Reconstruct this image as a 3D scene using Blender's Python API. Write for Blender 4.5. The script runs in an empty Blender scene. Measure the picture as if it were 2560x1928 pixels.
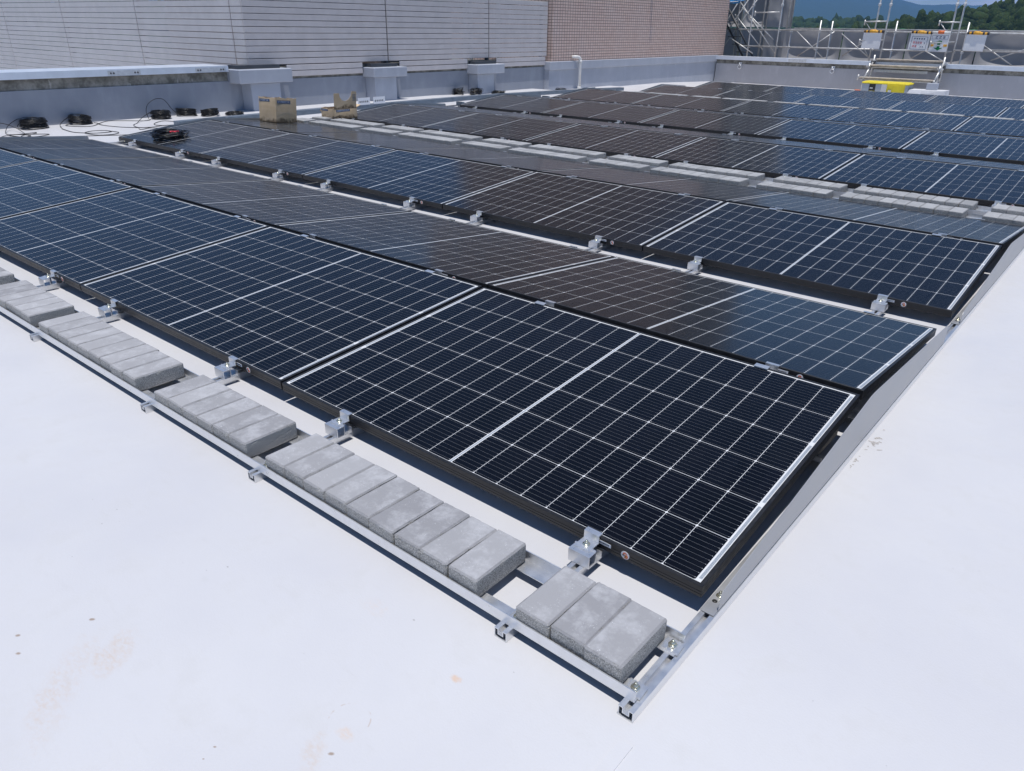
import bpy, math, random
from math import sin, cos, pi, radians as RD
from mathutils import Vector, Matrix, noise as mnoise

S = bpy.context.scene
COL = S.collection
rnd = random.Random(7)

# ------------------------------------------------------------------ camera
cam_d = bpy.data.cameras.new("camera"); cam = bpy.data.objects.new("camera", cam_d); COL.objects.link(cam)
right = Vector((0.76686176, 0.64167218, 0.01341087))
down = Vector((0.28823534, -0.32564973, -0.90048467))
fwd = Vector((-0.57344872, 0.69441275, -0.43468092))
Mc = Matrix((right, -down, -fwd)).transposed().to_4x4(); Mc.translation = Vector((0.54112, -1.38960, 1.30217))
cam.matrix_world = Mc
cam_d.sensor_fit = 'HORIZONTAL'; cam_d.sensor_width = 36.0; cam_d.lens = 36.0 * 1867.27 / 2560.0
cam_d.clip_start = 0.05; cam_d.clip_end = 20000
S.camera = cam

# ------------------------------------------------------------------ light
SUN_DIR = Vector((0.115, -0.11, 1.0)).normalized()        # towards the sun: nearly overhead
elev = math.asin(SUN_DIR.z); azim = math.atan2(SUN_DIR.x, SUN_DIR.y)
sd = bpy.data.lights.new("sun", 'SUN'); sd.energy = 4.1; sd.angle = RD(0.53); sd.color = (1.0, 0.965, 0.92)
so = bpy.data.objects.new("sun", sd); COL.objects.link(so)
so.rotation_euler = SUN_DIR.to_track_quat('Z', 'Y').to_euler(); so.location = (0, 0, 600)

W = bpy.data.worlds.new("World"); S.world = W; W.use_nodes = True
nt = W.node_tree; nt.nodes.clear()
sky = nt.nodes.new('ShaderNodeTexSky'); sky.sky_type = 'NISHITA'; sky.sun_disc = False
sky.sun_elevation = elev; sky.sun_rotation = azim; sky.air_density = 0.9; sky.dust_density = 0.0; sky.ozone_density = 4.5
bg = nt.nodes.new('ShaderNodeBackground'); bg.inputs['Strength'].default_value = 0.10
# a few cumulus banks low over the horizon
tc = nt.nodes.new('ShaderNodeTexCoord'); sp = nt.nodes.new('ShaderNodeSeparateXYZ')
mp = nt.nodes.new('ShaderNodeMapping'); mp.inputs['Scale'].default_value = (9, 9, 26)
nz = nt.nodes.new('ShaderNodeTexNoise'); nz.inputs['Scale'].default_value = 1.6; nz.inputs['Detail'].default_value = 7; nz.inputs['Roughness'].default_value = 0.55
rp = nt.nodes.new('ShaderNodeMapRange'); rp.inputs['From Min'].default_value = 0.46; rp.inputs['From Max'].default_value = 0.60
r2 = nt.nodes.new('ShaderNodeMapRange'); r2.inputs['From Min'].default_value = 0.05; r2.inputs['From Max'].default_value = 0.10; r2.inputs['To Min'].default_value = 1; r2.inputs['To Max'].default_value = 0
mm = nt.nodes.new('ShaderNodeMath'); mm.operation = 'MULTIPLY'
mx = nt.nodes.new('ShaderNodeMix'); mx.data_type = 'RGBA'; mx.inputs['B'].default_value = (8.6, 9.0, 9.8, 1)
wo = nt.nodes.new('ShaderNodeOutputWorld')
L = nt.links.new
L(tc.outputs['Generated'], mp.inputs['Vector']); L(mp.outputs['Vector'], nz.inputs['Vector']); L(nz.outputs['Fac'], rp.inputs['Value'])
L(tc.outputs['Generated'], sp.inputs['Vector']); L(sp.outputs['Z'], r2.inputs['Value'])
L(rp.outputs['Result'], mm.inputs[0]); L(r2.outputs['Result'], mm.inputs[1]); L(mm.outputs[0], mx.inputs['Factor'])
hs = nt.nodes.new('ShaderNodeHueSaturation'); hs.inputs['Saturation'].default_value = 1.08
L(sky.outputs['Color'], hs.inputs['Color']); L(hs.outputs['Color'], mx.inputs['A']); L(mx.outputs['Result'], bg.inputs['Color']); L(bg.outputs['Background'], wo.inputs['Surface'])

vs = S.view_settings; vs.view_transform = 'Standard'; vs.look = 'None'; vs.exposure = 0.0; vs.gamma = 1.0; vs.use_curve_mapping = False
S.render.engine = 'CYCLES'
S.cycles.max_bounces = 8; S.cycles.diffuse_bounces = 4; S.cycles.glossy_bounces = 4; S.cycles.volume_bounces = 0
S.cycles.caustics_reflective = False; S.cycles.caustics_refractive = False

# ------------------------------------------------------------------ helpers
class MB:
    """collects shapes, builds ONE mesh object"""
    def __init__(self): self.v = []; self.f = []; self.s = []
    def add(self, vs, fs, smooth=False):
        o = len(self.v); self.v += [tuple(p) for p in vs]
        for f in fs: self.f.append(tuple(i + o for i in f)); self.s.append(smooth)
        return self
    def box(self, x0, x1, y0, y1, z0, z1, M=None):
        P = [(x0,y0,z0),(x1,y0,z0),(x1,y1,z0),(x0,y1,z0),(x0,y0,z1),(x1,y0,z1),(x1,y1,z1),(x0,y1,z1)]
        if M: P = [M @ Vector(p) for p in P]
        return self.add(P, [(0,3,2,1),(4,5,6,7),(0,1,5,4),(1,2,6,5),(2,3,7,6),(3,0,4,7)])
    def cbox(self, x0, x1, y0, y1, z0, z1, b, jit=0.0, r=None, M=None):
        """box with chamfered edges"""
        vs = []; idx = {}
        def vid(p):
            k = (round(p[0],6), round(p[1],6), round(p[2],6))
            if k not in idx: idx[k] = len(vs); vs.append(p)
            return idx[k]
        X=(x0,x1); Y=(y0,y1); Z=(z0,z1); fs=[]
        c={}
        for i in (0,1):
            for j in (0,1):
                for k in (0,1):
                    sx=1-2*i; sy=1-2*j; sz=1-2*k
                    c[i,j,k]=(vid((X[i],Y[j]+sy*b,Z[k]+sz*b)), vid((X[i]+sx*b,Y[j],Z[k]+sz*b)), vid((X[i]+sx*b,Y[j]+sy*b,Z[k])))
        def q(a): fs.append(a)
        for i in (0,1): q((c[i,0,0][0],c[i,1,0][0],c[i,1,1][0],c[i,0,1][0]))
        for j in (0,1): q((c[0,j,0][1],c[1,j,0][1],c[1,j,1][1],c[0,j,1][1]))
        for k in (0,1): q((c[0,0,k][2],c[1,0,k][2],c[1,1,k][2],c[0,1,k][2]))
        for i in (0,1):
            for j in (0,1): q((c[i,j,0][0],c[i,j,1][0],c[i,j,1][1],c[i,j,0][1]))
            for k in (0,1): q((c[i,0,k][0],c[i,1,k][0],c[i,1,k][2],c[i,0,k][2]))
        for j in (0,1):
            for k in (0,1): q((c[0,j,k][1],c[1,j,k][1],c[1,j,k][2],c[0,j,k][2]))
        for key in c: q(c[key])
        ctr = Vector(((x0+x1)/2,(y0+y1)/2,(z0+z1)/2)); out=[]
        V=[Vector(p) for p in vs]
        for f in fs:
            n=(V[f[1]]-V[f[0]]).cross(V[f[2]]-V[f[0]]); m=sum((V[i] for i in f),Vector())/len(f)-ctr
            out.append(f if n.dot(m)>0 else tuple(reversed(f)))
        if jit:
            V=[p+Vector(((r.random()-.5)*jit,(r.random()-.5)*jit,(r.random()-.5)*jit)) for p in V]
        if M: V=[M@p for p in V]
        return self.add(V,out)
    def tube(self, pts, rad, n=8, closed=False, caps=True):
        pts=[Vector(p) for p in pts]; N=len(pts); rings=[]; up=Vector((0,0,1)); prev=None
        for i,p in enumerate(pts):
            if closed: t=pts[(i+1)%N]-pts[i-1]
            else: t=pts[min(i+1,N-1)]-pts[max(i-1,0)]
            t.normalize()
            if prev is None:
                a=t.cross(up)
                if a.length<1e-3: a=t.cross(Vector((1,0,0)))
            else:
                a=prev-t*prev.dot(t)
            a.normalize(); prev=a; b=t.cross(a)
            rr=rad[i] if isinstance(rad,(list,tuple)) else rad
            rings.append([p+a*rr*cos(2*pi*k/n)+b*rr*sin(2*pi*k/n) for k in range(n)])
        vs=[q for r_ in rings for q in r_]; fs=[]
        for i in range(N if closed else N-1):
            j=(i+1)%N
            for k in range(n): fs.append((i*n+k,i*n+(k+1)%n,j*n+(k+1)%n,j*n+k))
        if caps and not closed: fs+= [tuple(reversed(range(n))), tuple((N-1)*n+k for k in range(n))]
        return self.add(vs,fs,True)
    def cyl(self, c, axis, r0, h, n=12):
        a=Vector(axis).normalized(); c=Vector(c)
        return self.tube([c,c+a*h],r0,n)
    def prism(self, poly, axis, a0, a1):
        """poly: 2D points; axis 'x' -> (y,z), 'y' -> (x,z), 'z' -> (x,y)"""
        def P(p,a): return {'x':(a,p[0],p[1]),'y':(p[0],a,p[1]),'z':(p[0],p[1],a)}[axis]
        n=len(poly); vs=[P(p,a0) for p in poly]+[P(p,a1) for p in poly]
        fs=[tuple(range(n)),tuple(range(2*n-1,n-1,-1))]+[(i,n+i,n+(i+1)%n,(i+1)%n) for i in range(n)]
        return self.add(vs,fs)
    def grid(self, fn, nu, nv, smooth=True):
        vs=[fn(i/nu,j/nv) for j in range(nv+1) for i in range(nu+1)]
        fs=[(j*(nu+1)+i,j*(nu+1)+i+1,(j+1)*(nu+1)+i+1,(j+1)*(nu+1)+i) for j in range(nv) for i in range(nu)]
        return self.add(vs,fs,smooth)
    def mesh(self, name, mat=None, fix=True):
        me=bpy.data.meshes.new(name); me.from_pydata(self.v,[],self.f); me.polygons.foreach_set('use_smooth',self.s); me.update()
        if fix:
            import bmesh
            bm=bmesh.new(); bm.from_mesh(me); bmesh.ops.recalc_face_normals(bm,faces=bm.faces); bm.to_mesh(me); bm.free()
        if mat: me.materials.append(mat)
        return me
    def build(self, name, mat, parent=None, loc=None, rot=None, fix=True):
        return place(name, self.mesh(name,mat,fix), parent, loc, rot)

def place(name, me, parent=None, loc=None, rot=None):
    o=bpy.data.objects.new(name,me); COL.objects.link(o)
    if parent: o.parent=parent
    if loc: o.location=loc
    if rot: o.rotation_euler=rot
    return o
def empty(name, loc=(0,0,0), rot=(0,0,0)):
    o=bpy.data.objects.new(name,None); COL.objects.link(o); o.location=loc; o.rotation_euler=rot; o.empty_display_size=.1
    return o
def tag(o, label=None, cat=None, group=None, kind=None):
    if label: o['label']=label
    if cat: o['category']=cat
    if group: o['group']=group
    if kind: o['kind']=kind
    return o
def copy_tree(o, parent=None):
    c=o.copy(); COL.objects.link(c); c.parent=parent
    for ch in list(o.children): copy_tree(ch,c)
    return c
ORD=['first','second','third','fourth','fifth','sixth','seventh','eighth','ninth','tenth','eleventh','twelfth','thirteenth','fourteenth']
def nth(i, n, end='right'):
    if i==0: return f'{end}most'
    if i==n-1: return 'leftmost' if end=='right' else 'rightmost'
    return f'{ORD[i]} from {end}'

# ------------------------------------------------------------------ materials
class NT:
    def __init__(self, name):
        self.m=bpy.data.materials.new(name); self.m.use_nodes=True; self.t=self.m.node_tree
        self.b=self.t.nodes['Principled BSDF']; self.tc=None
    def n(self, typ, **kw):
        nd=self.t.nodes.new(typ)
        for k,v in kw.items(): setattr(nd,k,v)
        return nd
    def put(self, sock, v):
        if hasattr(v,'is_output') or hasattr(v,'links') : self.t.links.new(v,sock)
        else: sock.default_value=v
    def math(self, op, a, b=None, c=None, clamp=False):
        nd=self.n('ShaderNodeMath',operation=op); nd.use_clamp=clamp
        self.put(nd.inputs[0],a)
        if b is not None: self.put(nd.inputs[1],b)
        if c is not None: self.put(nd.inputs[2],c)
        return nd.outputs[0]
    def co(self, kind='Object'):
        if not self.tc: self.tc=self.n('ShaderNodeTexCoord')
        return self.tc.outputs[kind]
    def world(self):
        return self.n('ShaderNodeNewGeometry').outputs['Position']
    def noise(self, vec, scale, detail=4, rough=.5, out='Fac'):
        nd=self.n('ShaderNodeTexNoise'); self.put(nd.inputs['Vector'],vec)
        nd.inputs['Scale'].default_value=scale; nd.inputs['Detail'].default_value=detail; nd.inputs['Roughness'].default_value=rough
        return nd.outputs[out]
    def scale(self, vec, s):
        nd=self.n('ShaderNodeMapping'); self.put(nd.inputs['Vector'],vec); nd.inputs['Scale'].default_value=s; return nd.outputs[0]
    def ramp(self, v, a, b, lo=0., hi=1.):
        nd=self.n('ShaderNodeMapRange'); nd.interpolation_type='SMOOTHSTEP'; self.put(nd.inputs['Value'],v)
        nd.inputs['From Min'].default_value=a; nd.inputs['From Max'].default_value=b; nd.inputs['To Min'].default_value=lo; nd.inputs['To Max'].default_value=hi
        return nd.outputs[0]
    def mix(self, f, a, b):
        nd=self.n('ShaderNodeMix',data_type='RGBA'); self.put(nd.inputs['Factor'],f)
        self.put(nd.inputs['A'],a); self.put(nd.inputs['B'],b); return nd.outputs['Result']
    def bump(self, h, strength, dist=.01):
        nd=self.n('ShaderNodeBump'); self.put(nd.inputs['Height'],h); nd.inputs['Strength'].default_value=strength; nd.inputs['Distance'].default_value=dist
        self.t.links.new(nd.outputs[0],self.b.inputs['Normal'])
    def set(self, color=None, rough=None, metal=None, spec=None, ior=None):
        if color is not None: self.put(self.b.inputs['Base Color'],color)
        if rough is not None: self.put(self.b.inputs['Roughness'],rough)
        if metal is not None: self.put(self.b.inputs['Metallic'],metal)
        if spec is not None: self.put(self.b.inputs['Specular IOR Level'],spec)
        if ior is not None: self.put(self.b.inputs['IOR'],ior)
        return self.m
def rgb(r,g,b): return (r,g,b,1.)

def simple(name, col, rough=.5, metal=0., var=.12, scale=12, bump=0., spec=.5, vec='Object', bscale=None):
    k=NT(name); v=k.co(vec); n=k.noise(v,scale,5,.6)
    lo=tuple(c*(1-var) for c in col)+(1.,); hi=tuple(min(1,c*(1+var)) for c in col)+(1.,)
    if bump: k.bump(k.noise(v,bscale or scale*6,4,.6),bump,.004)
    r=k.ramp(n,.3,.7,max(.02,rough-.06),min(1,rough+.06))
    return k.set(k.mix(k.ramp(n,.3,.7),lo,hi),r,metal,spec)

M={}
M['alu']=simple('mill_aluminium',(.80,.81,.83),.33,.80,.04,30)
M['galv']=simple('galvanised_steel',(.60,.62,.65),.45,.45,.10,22)
M['plate']=simple('zinc_sheet_plate',(.44,.445,.455),.42,.5,.06,9)
M['duct']=simple('blue_grey_duct_steel',(.20,.245,.30),.40,.45,.10,12)
M['deck']=simple('grey_brown_deck',(.30,.275,.26),.8,0.,.2,6)
M['bolt']=simple('zinc_bolt',(.78,.76,.62),.24,.85,.1,60)
M['black']=simple('black_anodised_frame',(.018,.018,.020),.42,0.,.2,40,spec=.4)
M['cable']=simple('black_cable_rubber',(.007,.007,.008),.36,0.,.2,40)
M['red']=simple('red_plastic',(.62,.03,.05),.35,0.,.1,40)
M['steel_dark']=simple('dark_tool_steel',(.05,.05,.055),.35,.8,.1,40)
M['white_pl']=simple('white_pipe_plastic',(.72,.71,.69),.4,0.,.05,20)
M['yellow']=simple('yellow_plastic',(.85,.70,.03),.42,0.,.06,15)
M['grey_pl']=simple('grey_plastic',(.36,.40,.45),.45,0.,.06,15)
M['dark_pl']=simple('dark_plastic',(.03,.03,.03),.5,0.,.1,15)
M['coping']=simple('aluminium_coping',(.70,.75,.83),.38,.35,.04,6)
M['louver']=simple('grey_louver_paint',(.57,.535,.535),.36,0.,.05,4)
M['wood']=simple('weathered_plank',(.50,.44,.37),.75,0.,.25,9,.3)
M['paper']=simple('white_sticker',(.82,.83,.86),.5,0.,.04,50)
M['ink']=simple('black_ink',(.02,.02,.03),.5,0.,.1,50)
M['orange']=simple('orange_ink',(.75,.17,.04),.5,0.,.1,50)
M['amber']=simple('amber_ink',(.80,.42,.05),.5,0.,.1,50)
M['green']=simple('green_ink',(.0,.18,.05),.5,0.,.1,50)
M['blueprint']=simple('blue_print',(.05,.085,.17),.7,0.,.15,50)
M['tarp']=simple('blue_tarpaulin',(.02,.19,.46),.4,0.,.2,10)
M['pad']=simple('pale_concrete_pad',(.62,.63,.66),.8,0.,.08,14,.2)
M['galv_tube']=simple('scaffold_tube_steel',(.60,.60,.595),.40,.45,.15,8)
M['unit']=simple('brown_grey_casing',(.25,.21,.195),.6,0.,.1,3)
M['dark_rec']=simple('dark_equipment_paint',(.06,.065,.075),.5,0.,.15,6)

def m_roof():
    k=NT('white_roof_membrane'); p=k.world()
    n1=k.noise(p,.9,5,.55); n2=k.noise(p,7,6,.65); n3=k.noise(p,160,3,.6)
    col=k.mix(k.ramp(n1,.3,.7),rgb(.560,.560,.585),rgb(.605,.605,.622))
    col=k.mix(k.ramp(n2,.48,.74,0,.25),col,rgb(.50,.495,.49))
    # specks of grit
    vo=k.n('ShaderNodeTexVoronoi'); k.put(vo.inputs['Vector'],p); vo.inputs['Scale'].default_value=26; vo.inputs['Randomness'].default_value=1
    sz=k.noise(p,9,2); thr=k.ramp(sz,.52,.72,0,.055)
    speck=k.math('LESS_THAN',vo.outputs['Distance'],thr)
    col=k.mix(k.math('MULTIPLY',speck,.75),col,rgb(.17,.16,.15))
    sx=k.n('ShaderNodeSeparateXYZ'); k.put(sx.inputs[0],p)
    wob=k.noise(p,26,5,.7); streak=k.noise(k.scale(p,(55,95,1)),1,6,.75)
    def blob(cx,cy,rx,ry,rot,color,amt,tex,lo,hi):
        nonlocal col
        dx=k.math('SUBTRACT',sx.outputs[0],cx); dy=k.math('SUBTRACT',sx.outputs[1],cy)
        c,s=cos(rot),sin(rot)
        a=k.math('DIVIDE',k.math('ADD',k.math('MULTIPLY',dx,c),k.math('MULTIPLY',dy,s)),rx)
        b=k.math('DIVIDE',k.math('SUBTRACT',k.math('MULTIPLY',dy,c),k.math('MULTIPLY',dx,s)),ry)
        d=k.math('SQRT',k.math('ADD',k.math('MULTIPLY',a,a),k.math('MULTIPLY',b,b)))
        d=k.math('ADD',d,k.math('MULTIPLY',k.math('SUBTRACT',wob,.5),1.3))
        f=k.math('MULTIPLY',k.ramp(d,.35,1.,1,0),k.math('MULTIPLY',k.ramp(tex,lo,hi),amt))
        col=k.mix(f,col,color)
    tan=rgb(.55,.41,.29); br=rgb(.30,.22,.16)
    blob(-.955,-.985,.09,.05,-.9,tan,.45,streak,.35,.7)
    blob(-.97,-1.08,.16,.06,-.9,tan,.32,streak,.38,.75)
    blob(-.90,-1.15,.13,.05,-.5,tan,.30,streak,.38,.75)
    blob(-.40,-.85,.06,.03,-1.,tan,.42,streak,.35,.7)
    blob(-.385,-.784,.028,.018,0,rgb(.66,.45,.28),.5,streak,.3,.7)
    blob(-.313,-.535,.018,.013,0,rgb(.66,.42,.25),.6,streak,.3,.6)
    blob(-.62,-.50,.05,.03,0,rgb(.64,.50,.40),.3,streak,.4,.7)
    for cx,cy,r in ((-1.103,-.973,.0085),(-1.179,-1.108,.0085),(-1.118,-1.129,.009),(-.370,-.831,.0085),(-.558,-.971,.0045),(-.55,-1.0,.003)):
        blob(cx,cy,r,r*.6,.6,br,.8,wob,.0,.3)
    # thin dried arcs
    def arc(cx,cy,r,w,a):
        nonlocal col
        dx=k.math('SUBTRACT',sx.outputs[0],cx); dy=k.math('SUBTRACT',sx.outputs[1],cy)
        d=k.math('SQRT',k.math('ADD',k.math('MULTIPLY',dx,dx),k.math('MULTIPLY',dy,dy)))
        f=k.ramp(k.math('ABSOLUTE',k.math('SUBTRACT',d,r)),w*.4,w,1,0)
        f=k.math('MULTIPLY',f,k.math('MULTIPLY',k.ramp(k.noise(p,21,4,.7),.53,.62),a)); col=k.mix(f,col,rgb(.42,.30,.2))
    arc(-.405,-.757,.044,.0020,.40)
    scf=k.noise(k.scale(p,(3,11,1)),2.2,7,.72); col=k.mix(k.ramp(scf,.56,.74,0,.16),col,rgb(.47,.46,.45))
    vo2=k.n('ShaderNodeTexVoronoi'); k.put(vo2.inputs['Vector'],k.scale(p,(9,15,1))); vo2.inputs['Scale'].default_value=1.; 
    col=k.mix(k.math('MULTIPLY',k.math('LESS_THAN',vo2.outputs['Distance'],k.ramp(k.noise(p,5,2),.45,.7,0,.035)),.45),col,rgb(.20,.19,.18))
    k.bump(k.math('ADD',k.math('ADD',n3,k.math('MULTIPLY',n2,1.5)),k.math('MULTIPLY',k.noise(p,2.4,3),6.)),.12,.003)
    return k.set(col,k.ramp(n2,.3,.7,.42,.60),0,.35)
M['roof']=m_roof()

def m_panel():
    k=NT('solar_cells_under_glass'); sx=k.n('ShaderNodeSeparateXYZ'); k.put(sx.inputs[0],k.co('Object'))
    X,Y=sx.outputs[0],sx.outputs[1]
    px=.0922; py=.1842; x0=.0262; y0=.0128; cx=.861
    fold=k.math('SUBTRACT',cx,k.math('ABSOLUTE',k.math('SUBTRACT',X,cx)))       # distance from the nearer short end
    ux=k.math('DIVIDE',k.math('SUBTRACT',fold,x0),px); uy=k.math('DIVIDE',k.math('SUBTRACT',Y,y0),py)
    def inside(v,a,b): return k.math('MULTIPLY',k.math('GREATER_THAN',v,a),k.math('LESS_THAN',v,b))
    def edge(u,p):  # metres to nearest cell boundary
        fr=k.math('FRACT',u); return k.math('MULTIPLY',k.math('MINIMUM',fr,k.math('SUBTRACT',1.,fr)),p)
    ex=edge(ux,px); ey=edge(uy,py)
    gap=k.math('GREATER_THAN',k.math('MINIMUM',ex,ey),.00080)
    corner=k.math('GREATER_THAN',k.math('ADD',ex,ey),.0052)
    cell=k.math('MULTIPLY',k.math('MULTIPLY',gap,corner),k.math('MULTIPLY',inside(ux,0.,9.),inside(uy,0.,6.)))
    # busbars
    by=k.math('ABSOLUTE',k.math('SUBTRACT',k.math('FRACT',k.math('MULTIPLY',uy,10.)),.5)); by=k.math('MULTIPLY',by,py/10)
    fx=k.math('FRACT',ux); dend=k.math('MULTIPLY',k.math('ABSOLUTE',k.math('SUBTRACT',k.math('MINIMUM',fx,k.math('SUBTRACT',1.,fx)),.055)),px)
    bar=k.math('LESS_THAN',by,.00028); dot=k.math('MULTIPLY',k.math('LESS_THAN',by,.0009),k.math('LESS_THAN',dend,.0012))
    # per-cell tone
    wn=k.n('ShaderNodeTexWhiteNoise',noise_dimensions='3D'); cv=k.n('ShaderNodeCombineXYZ')
    k.put(cv.inputs[0],k.math('FLOOR',k.math('DIVIDE',X,px))); k.put(cv.inputs[1],k.math('FLOOR',uy))
    oi=k.n('ShaderNodeObjectInfo'); k.put(cv.inputs[2],k.math('MULTIPLY',oi.outputs['Random'],97.)); k.put(wn.inputs['Vector'],cv.outputs[0])
    tone=k.mix(wn.outputs['Value'],rgb(.0022,.0022,.0032),rgb(.0036,.0036,.0055))
    tone=k.mix(k.math('MULTIPLY',bar,.55),tone,rgb(.30,.31,.33)); tone=k.mix(k.math('MULTIPLY',dot,.6),tone,rgb(.55,.56,.58))
    # end ribbons
    endx=k.math('MULTIPLY',inside(fold,.0138,.0222),inside(Y,.018,1.116)); midx=k.math('LESS_THAN',k.math('ABSOLUTE',k.math('SUBTRACT',X,cx)),.0028)
    brk=k.math('GREATER_THAN',k.math('ABSOLUTE',k.math('SUBTRACT',k.math('FRACT',k.math('DIVIDE',uy,2.)),.5)),.47)
    rib=k.math('MAXIMUM',k.math('MULTIPLY',endx,k.math('SUBTRACT',1.,brk)),midx)
    rn=k.noise(k.scale(k.co('Object'),(300,420,1)),1,2,.6)
    ribc=k.mix(k.ramp(rn,.35,.65),rgb(.22,.25,.29),rgb(.40,.43,.47))
    back=k.mix(rib,rgb(.68,.69,.70),ribc)
    dust=k.ramp(k.noise(k.co('Object'),5,6,.65),.45,.85,0,.006)
    col=k.mix(cell,back,tone); col=k.mix(dust,col,rgb(.5,.48,.45))
    hb=k.math('ADD',k.math('MULTIPLY',k.noise(k.world(),9.,2,.5),.25),k.math('MULTIPLY',k.noise(k.world(),3.2,2,.5),1.6))
    k.bump(hb,.25,.0009); nrm=[l.from_socket for l in k.t.links if l.to_socket==k.b.inputs['Normal']][0]
    k.set(col,.6,0,0.,1.45); k.b.inputs['Specular IOR Level'].default_value=0.
    fr_=k.n('ShaderNodeFresnel'); fr_.inputs['IOR'].default_value=1.45
    gl=k.n('ShaderNodeBsdfGlossy'); gl.inputs['Roughness'].default_value=.185; gl.inputs['Color'].default_value=rgb(.95,.97,1.); k.t.links.new(nrm,gl.inputs['Normal'])
    ms=k.n('ShaderNodeMixShader'); k.t.links.new(k.math('MULTIPLY',fr_.outputs[0],.82),ms.inputs[0])
    k.t.links.new(k.b.outputs[0],ms.inputs[1]); k.t.links.new(gl.outputs[0],ms.inputs[2]); k.t.links.new(ms.outputs[0],k.t.nodes['Material Output'].inputs['Surface'])
    return k.m
M['panel']=m_panel()

def m_block(name,b0,b1,pale,amt):
    k=NT(name); v=k.co('Object'); oi=k.n('ShaderNodeObjectInfo')
    ad=k.n('ShaderNodeVectorMath',operation='ADD'); k.put(ad.inputs[0],v)
    cb=k.n('ShaderNodeCombineXYZ'); k.put(cb.inputs[0],k.math('MULTIPLY',oi.outputs['Random'],41.)); k.put(cb.inputs[1],k.math('MULTIPLY',oi.outputs['Random'],17.)); k.put(ad.inputs[1],cb.outputs[0]); p=ad.outputs[0]
    base=k.mix(oi.outputs['Random'],b0,b1)
    n=k.noise(p,13,7,.62); fine=k.noise(p,420,3,.7); mid=k.noise(p,60,6,.7)
    col=k.mix(k.ramp(k.math('ADD',n,k.math('MULTIPLY',k.math('SUBTRACT',mid,.5),.35)),.44,.70,0,amt),base,pale)
    spl=k.noise(p,190,5,.75); pat=k.noise(p,19,3)
    col=k.mix(k.math('MULTIPLY',k.ramp(spl,.60,.645),k.ramp(pat,.47,.60,.04,.75)),col,rgb(.66,.67,.69))
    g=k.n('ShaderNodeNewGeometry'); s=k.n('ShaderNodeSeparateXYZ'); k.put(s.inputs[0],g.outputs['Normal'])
    ov=k.n('ShaderNodeSeparateXYZ'); k.put(ov.inputs[0],v)
    rim=k.math('MAXIMUM',k.math('DIVIDE',k.math('ABSOLUTE',ov.outputs[0]),.0482),k.math('SUBTRACT',k.math('DIVIDE',k.math('ABSOLUTE',ov.outputs[1]),.0482),1.043))
    rim=k.math('ADD',rim,k.math('MULTIPLY',k.math('SUBTRACT',mid,.5),.10))
    col=k.mix(k.ramp(rim,.86,.91,0,.30),col,tuple(c*.62 for c in b0[:3])+(1,))
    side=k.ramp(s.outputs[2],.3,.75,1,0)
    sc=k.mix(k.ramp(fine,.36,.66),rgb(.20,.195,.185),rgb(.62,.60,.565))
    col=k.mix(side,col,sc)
    col=k.mix(k.math('MULTIPLY',k.ramp(k.noise(p,700,2,.6),.62,.75),.35),col,rgb(.12,.12,.12))
    k.bump(k.math('ADD',fine,k.math('MULTIPLY',k.noise(p,130,3),.6)),.5,.0022)
    return k.set(col,.9,0,.25)
M['block']=m_block('concrete_paver',rgb(.275,.275,.29),rgb(.385,.385,.40),rgb(.56,.565,.59),.45)
M['block_valley']=m_block('valley_concrete_paver',rgb(.27,.275,.285),rgb(.38,.385,.395),rgb(.50,.51,.52),.45)  # copy of the paver, its tone set for grazing light on the valley rows

def m_wall(name, lo, hi, sc=1.2):
    k=NT(name); p=k.world(); n=k.noise(p,sc,6,.6); n2=k.noise(k.scale(p,(1,1,.35)),5,5,.65)
    col=k.mix(k.ramp(n,.3,.7),lo,hi); col=k.mix(k.ramp(n2,.5,.75,0,.35),col,tuple(c*1.25 for c in hi[:3])+(1,))
    k.bump(k.noise(p,70,3),.15,.003); return k.set(col,.55,0,.35)
M['wall']=m_wall('grey_waterproof_coating',rgb(.27,.29,.34),rgb(.325,.345,.39))
M['wall2']=m_wall('far_wall_coating',rgb(.41,.41,.435),rgb(.46,.46,.485))
M['cap']=m_wall('cap_coating',rgb(.375,.40,.46),rgb(.43,.455,.51))
def m_conc():
    k=NT('raw_stained_concrete'); p=k.world(); n=k.noise(p,6,8,.7); n2=k.noise(k.scale(p,(1,1,.5)),14,6,.7)
    col=k.mix(k.ramp(n,.35,.65),rgb(.14,.135,.12),rgb(.33,.32,.29)); col=k.mix(k.ramp(n2,.58,.7,0,.7),col,rgb(.48,.47,.44))
    k.bump(n2,.4,.006); return k.set(col,.9,0,.2)
M['conc']=m_conc()
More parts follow.
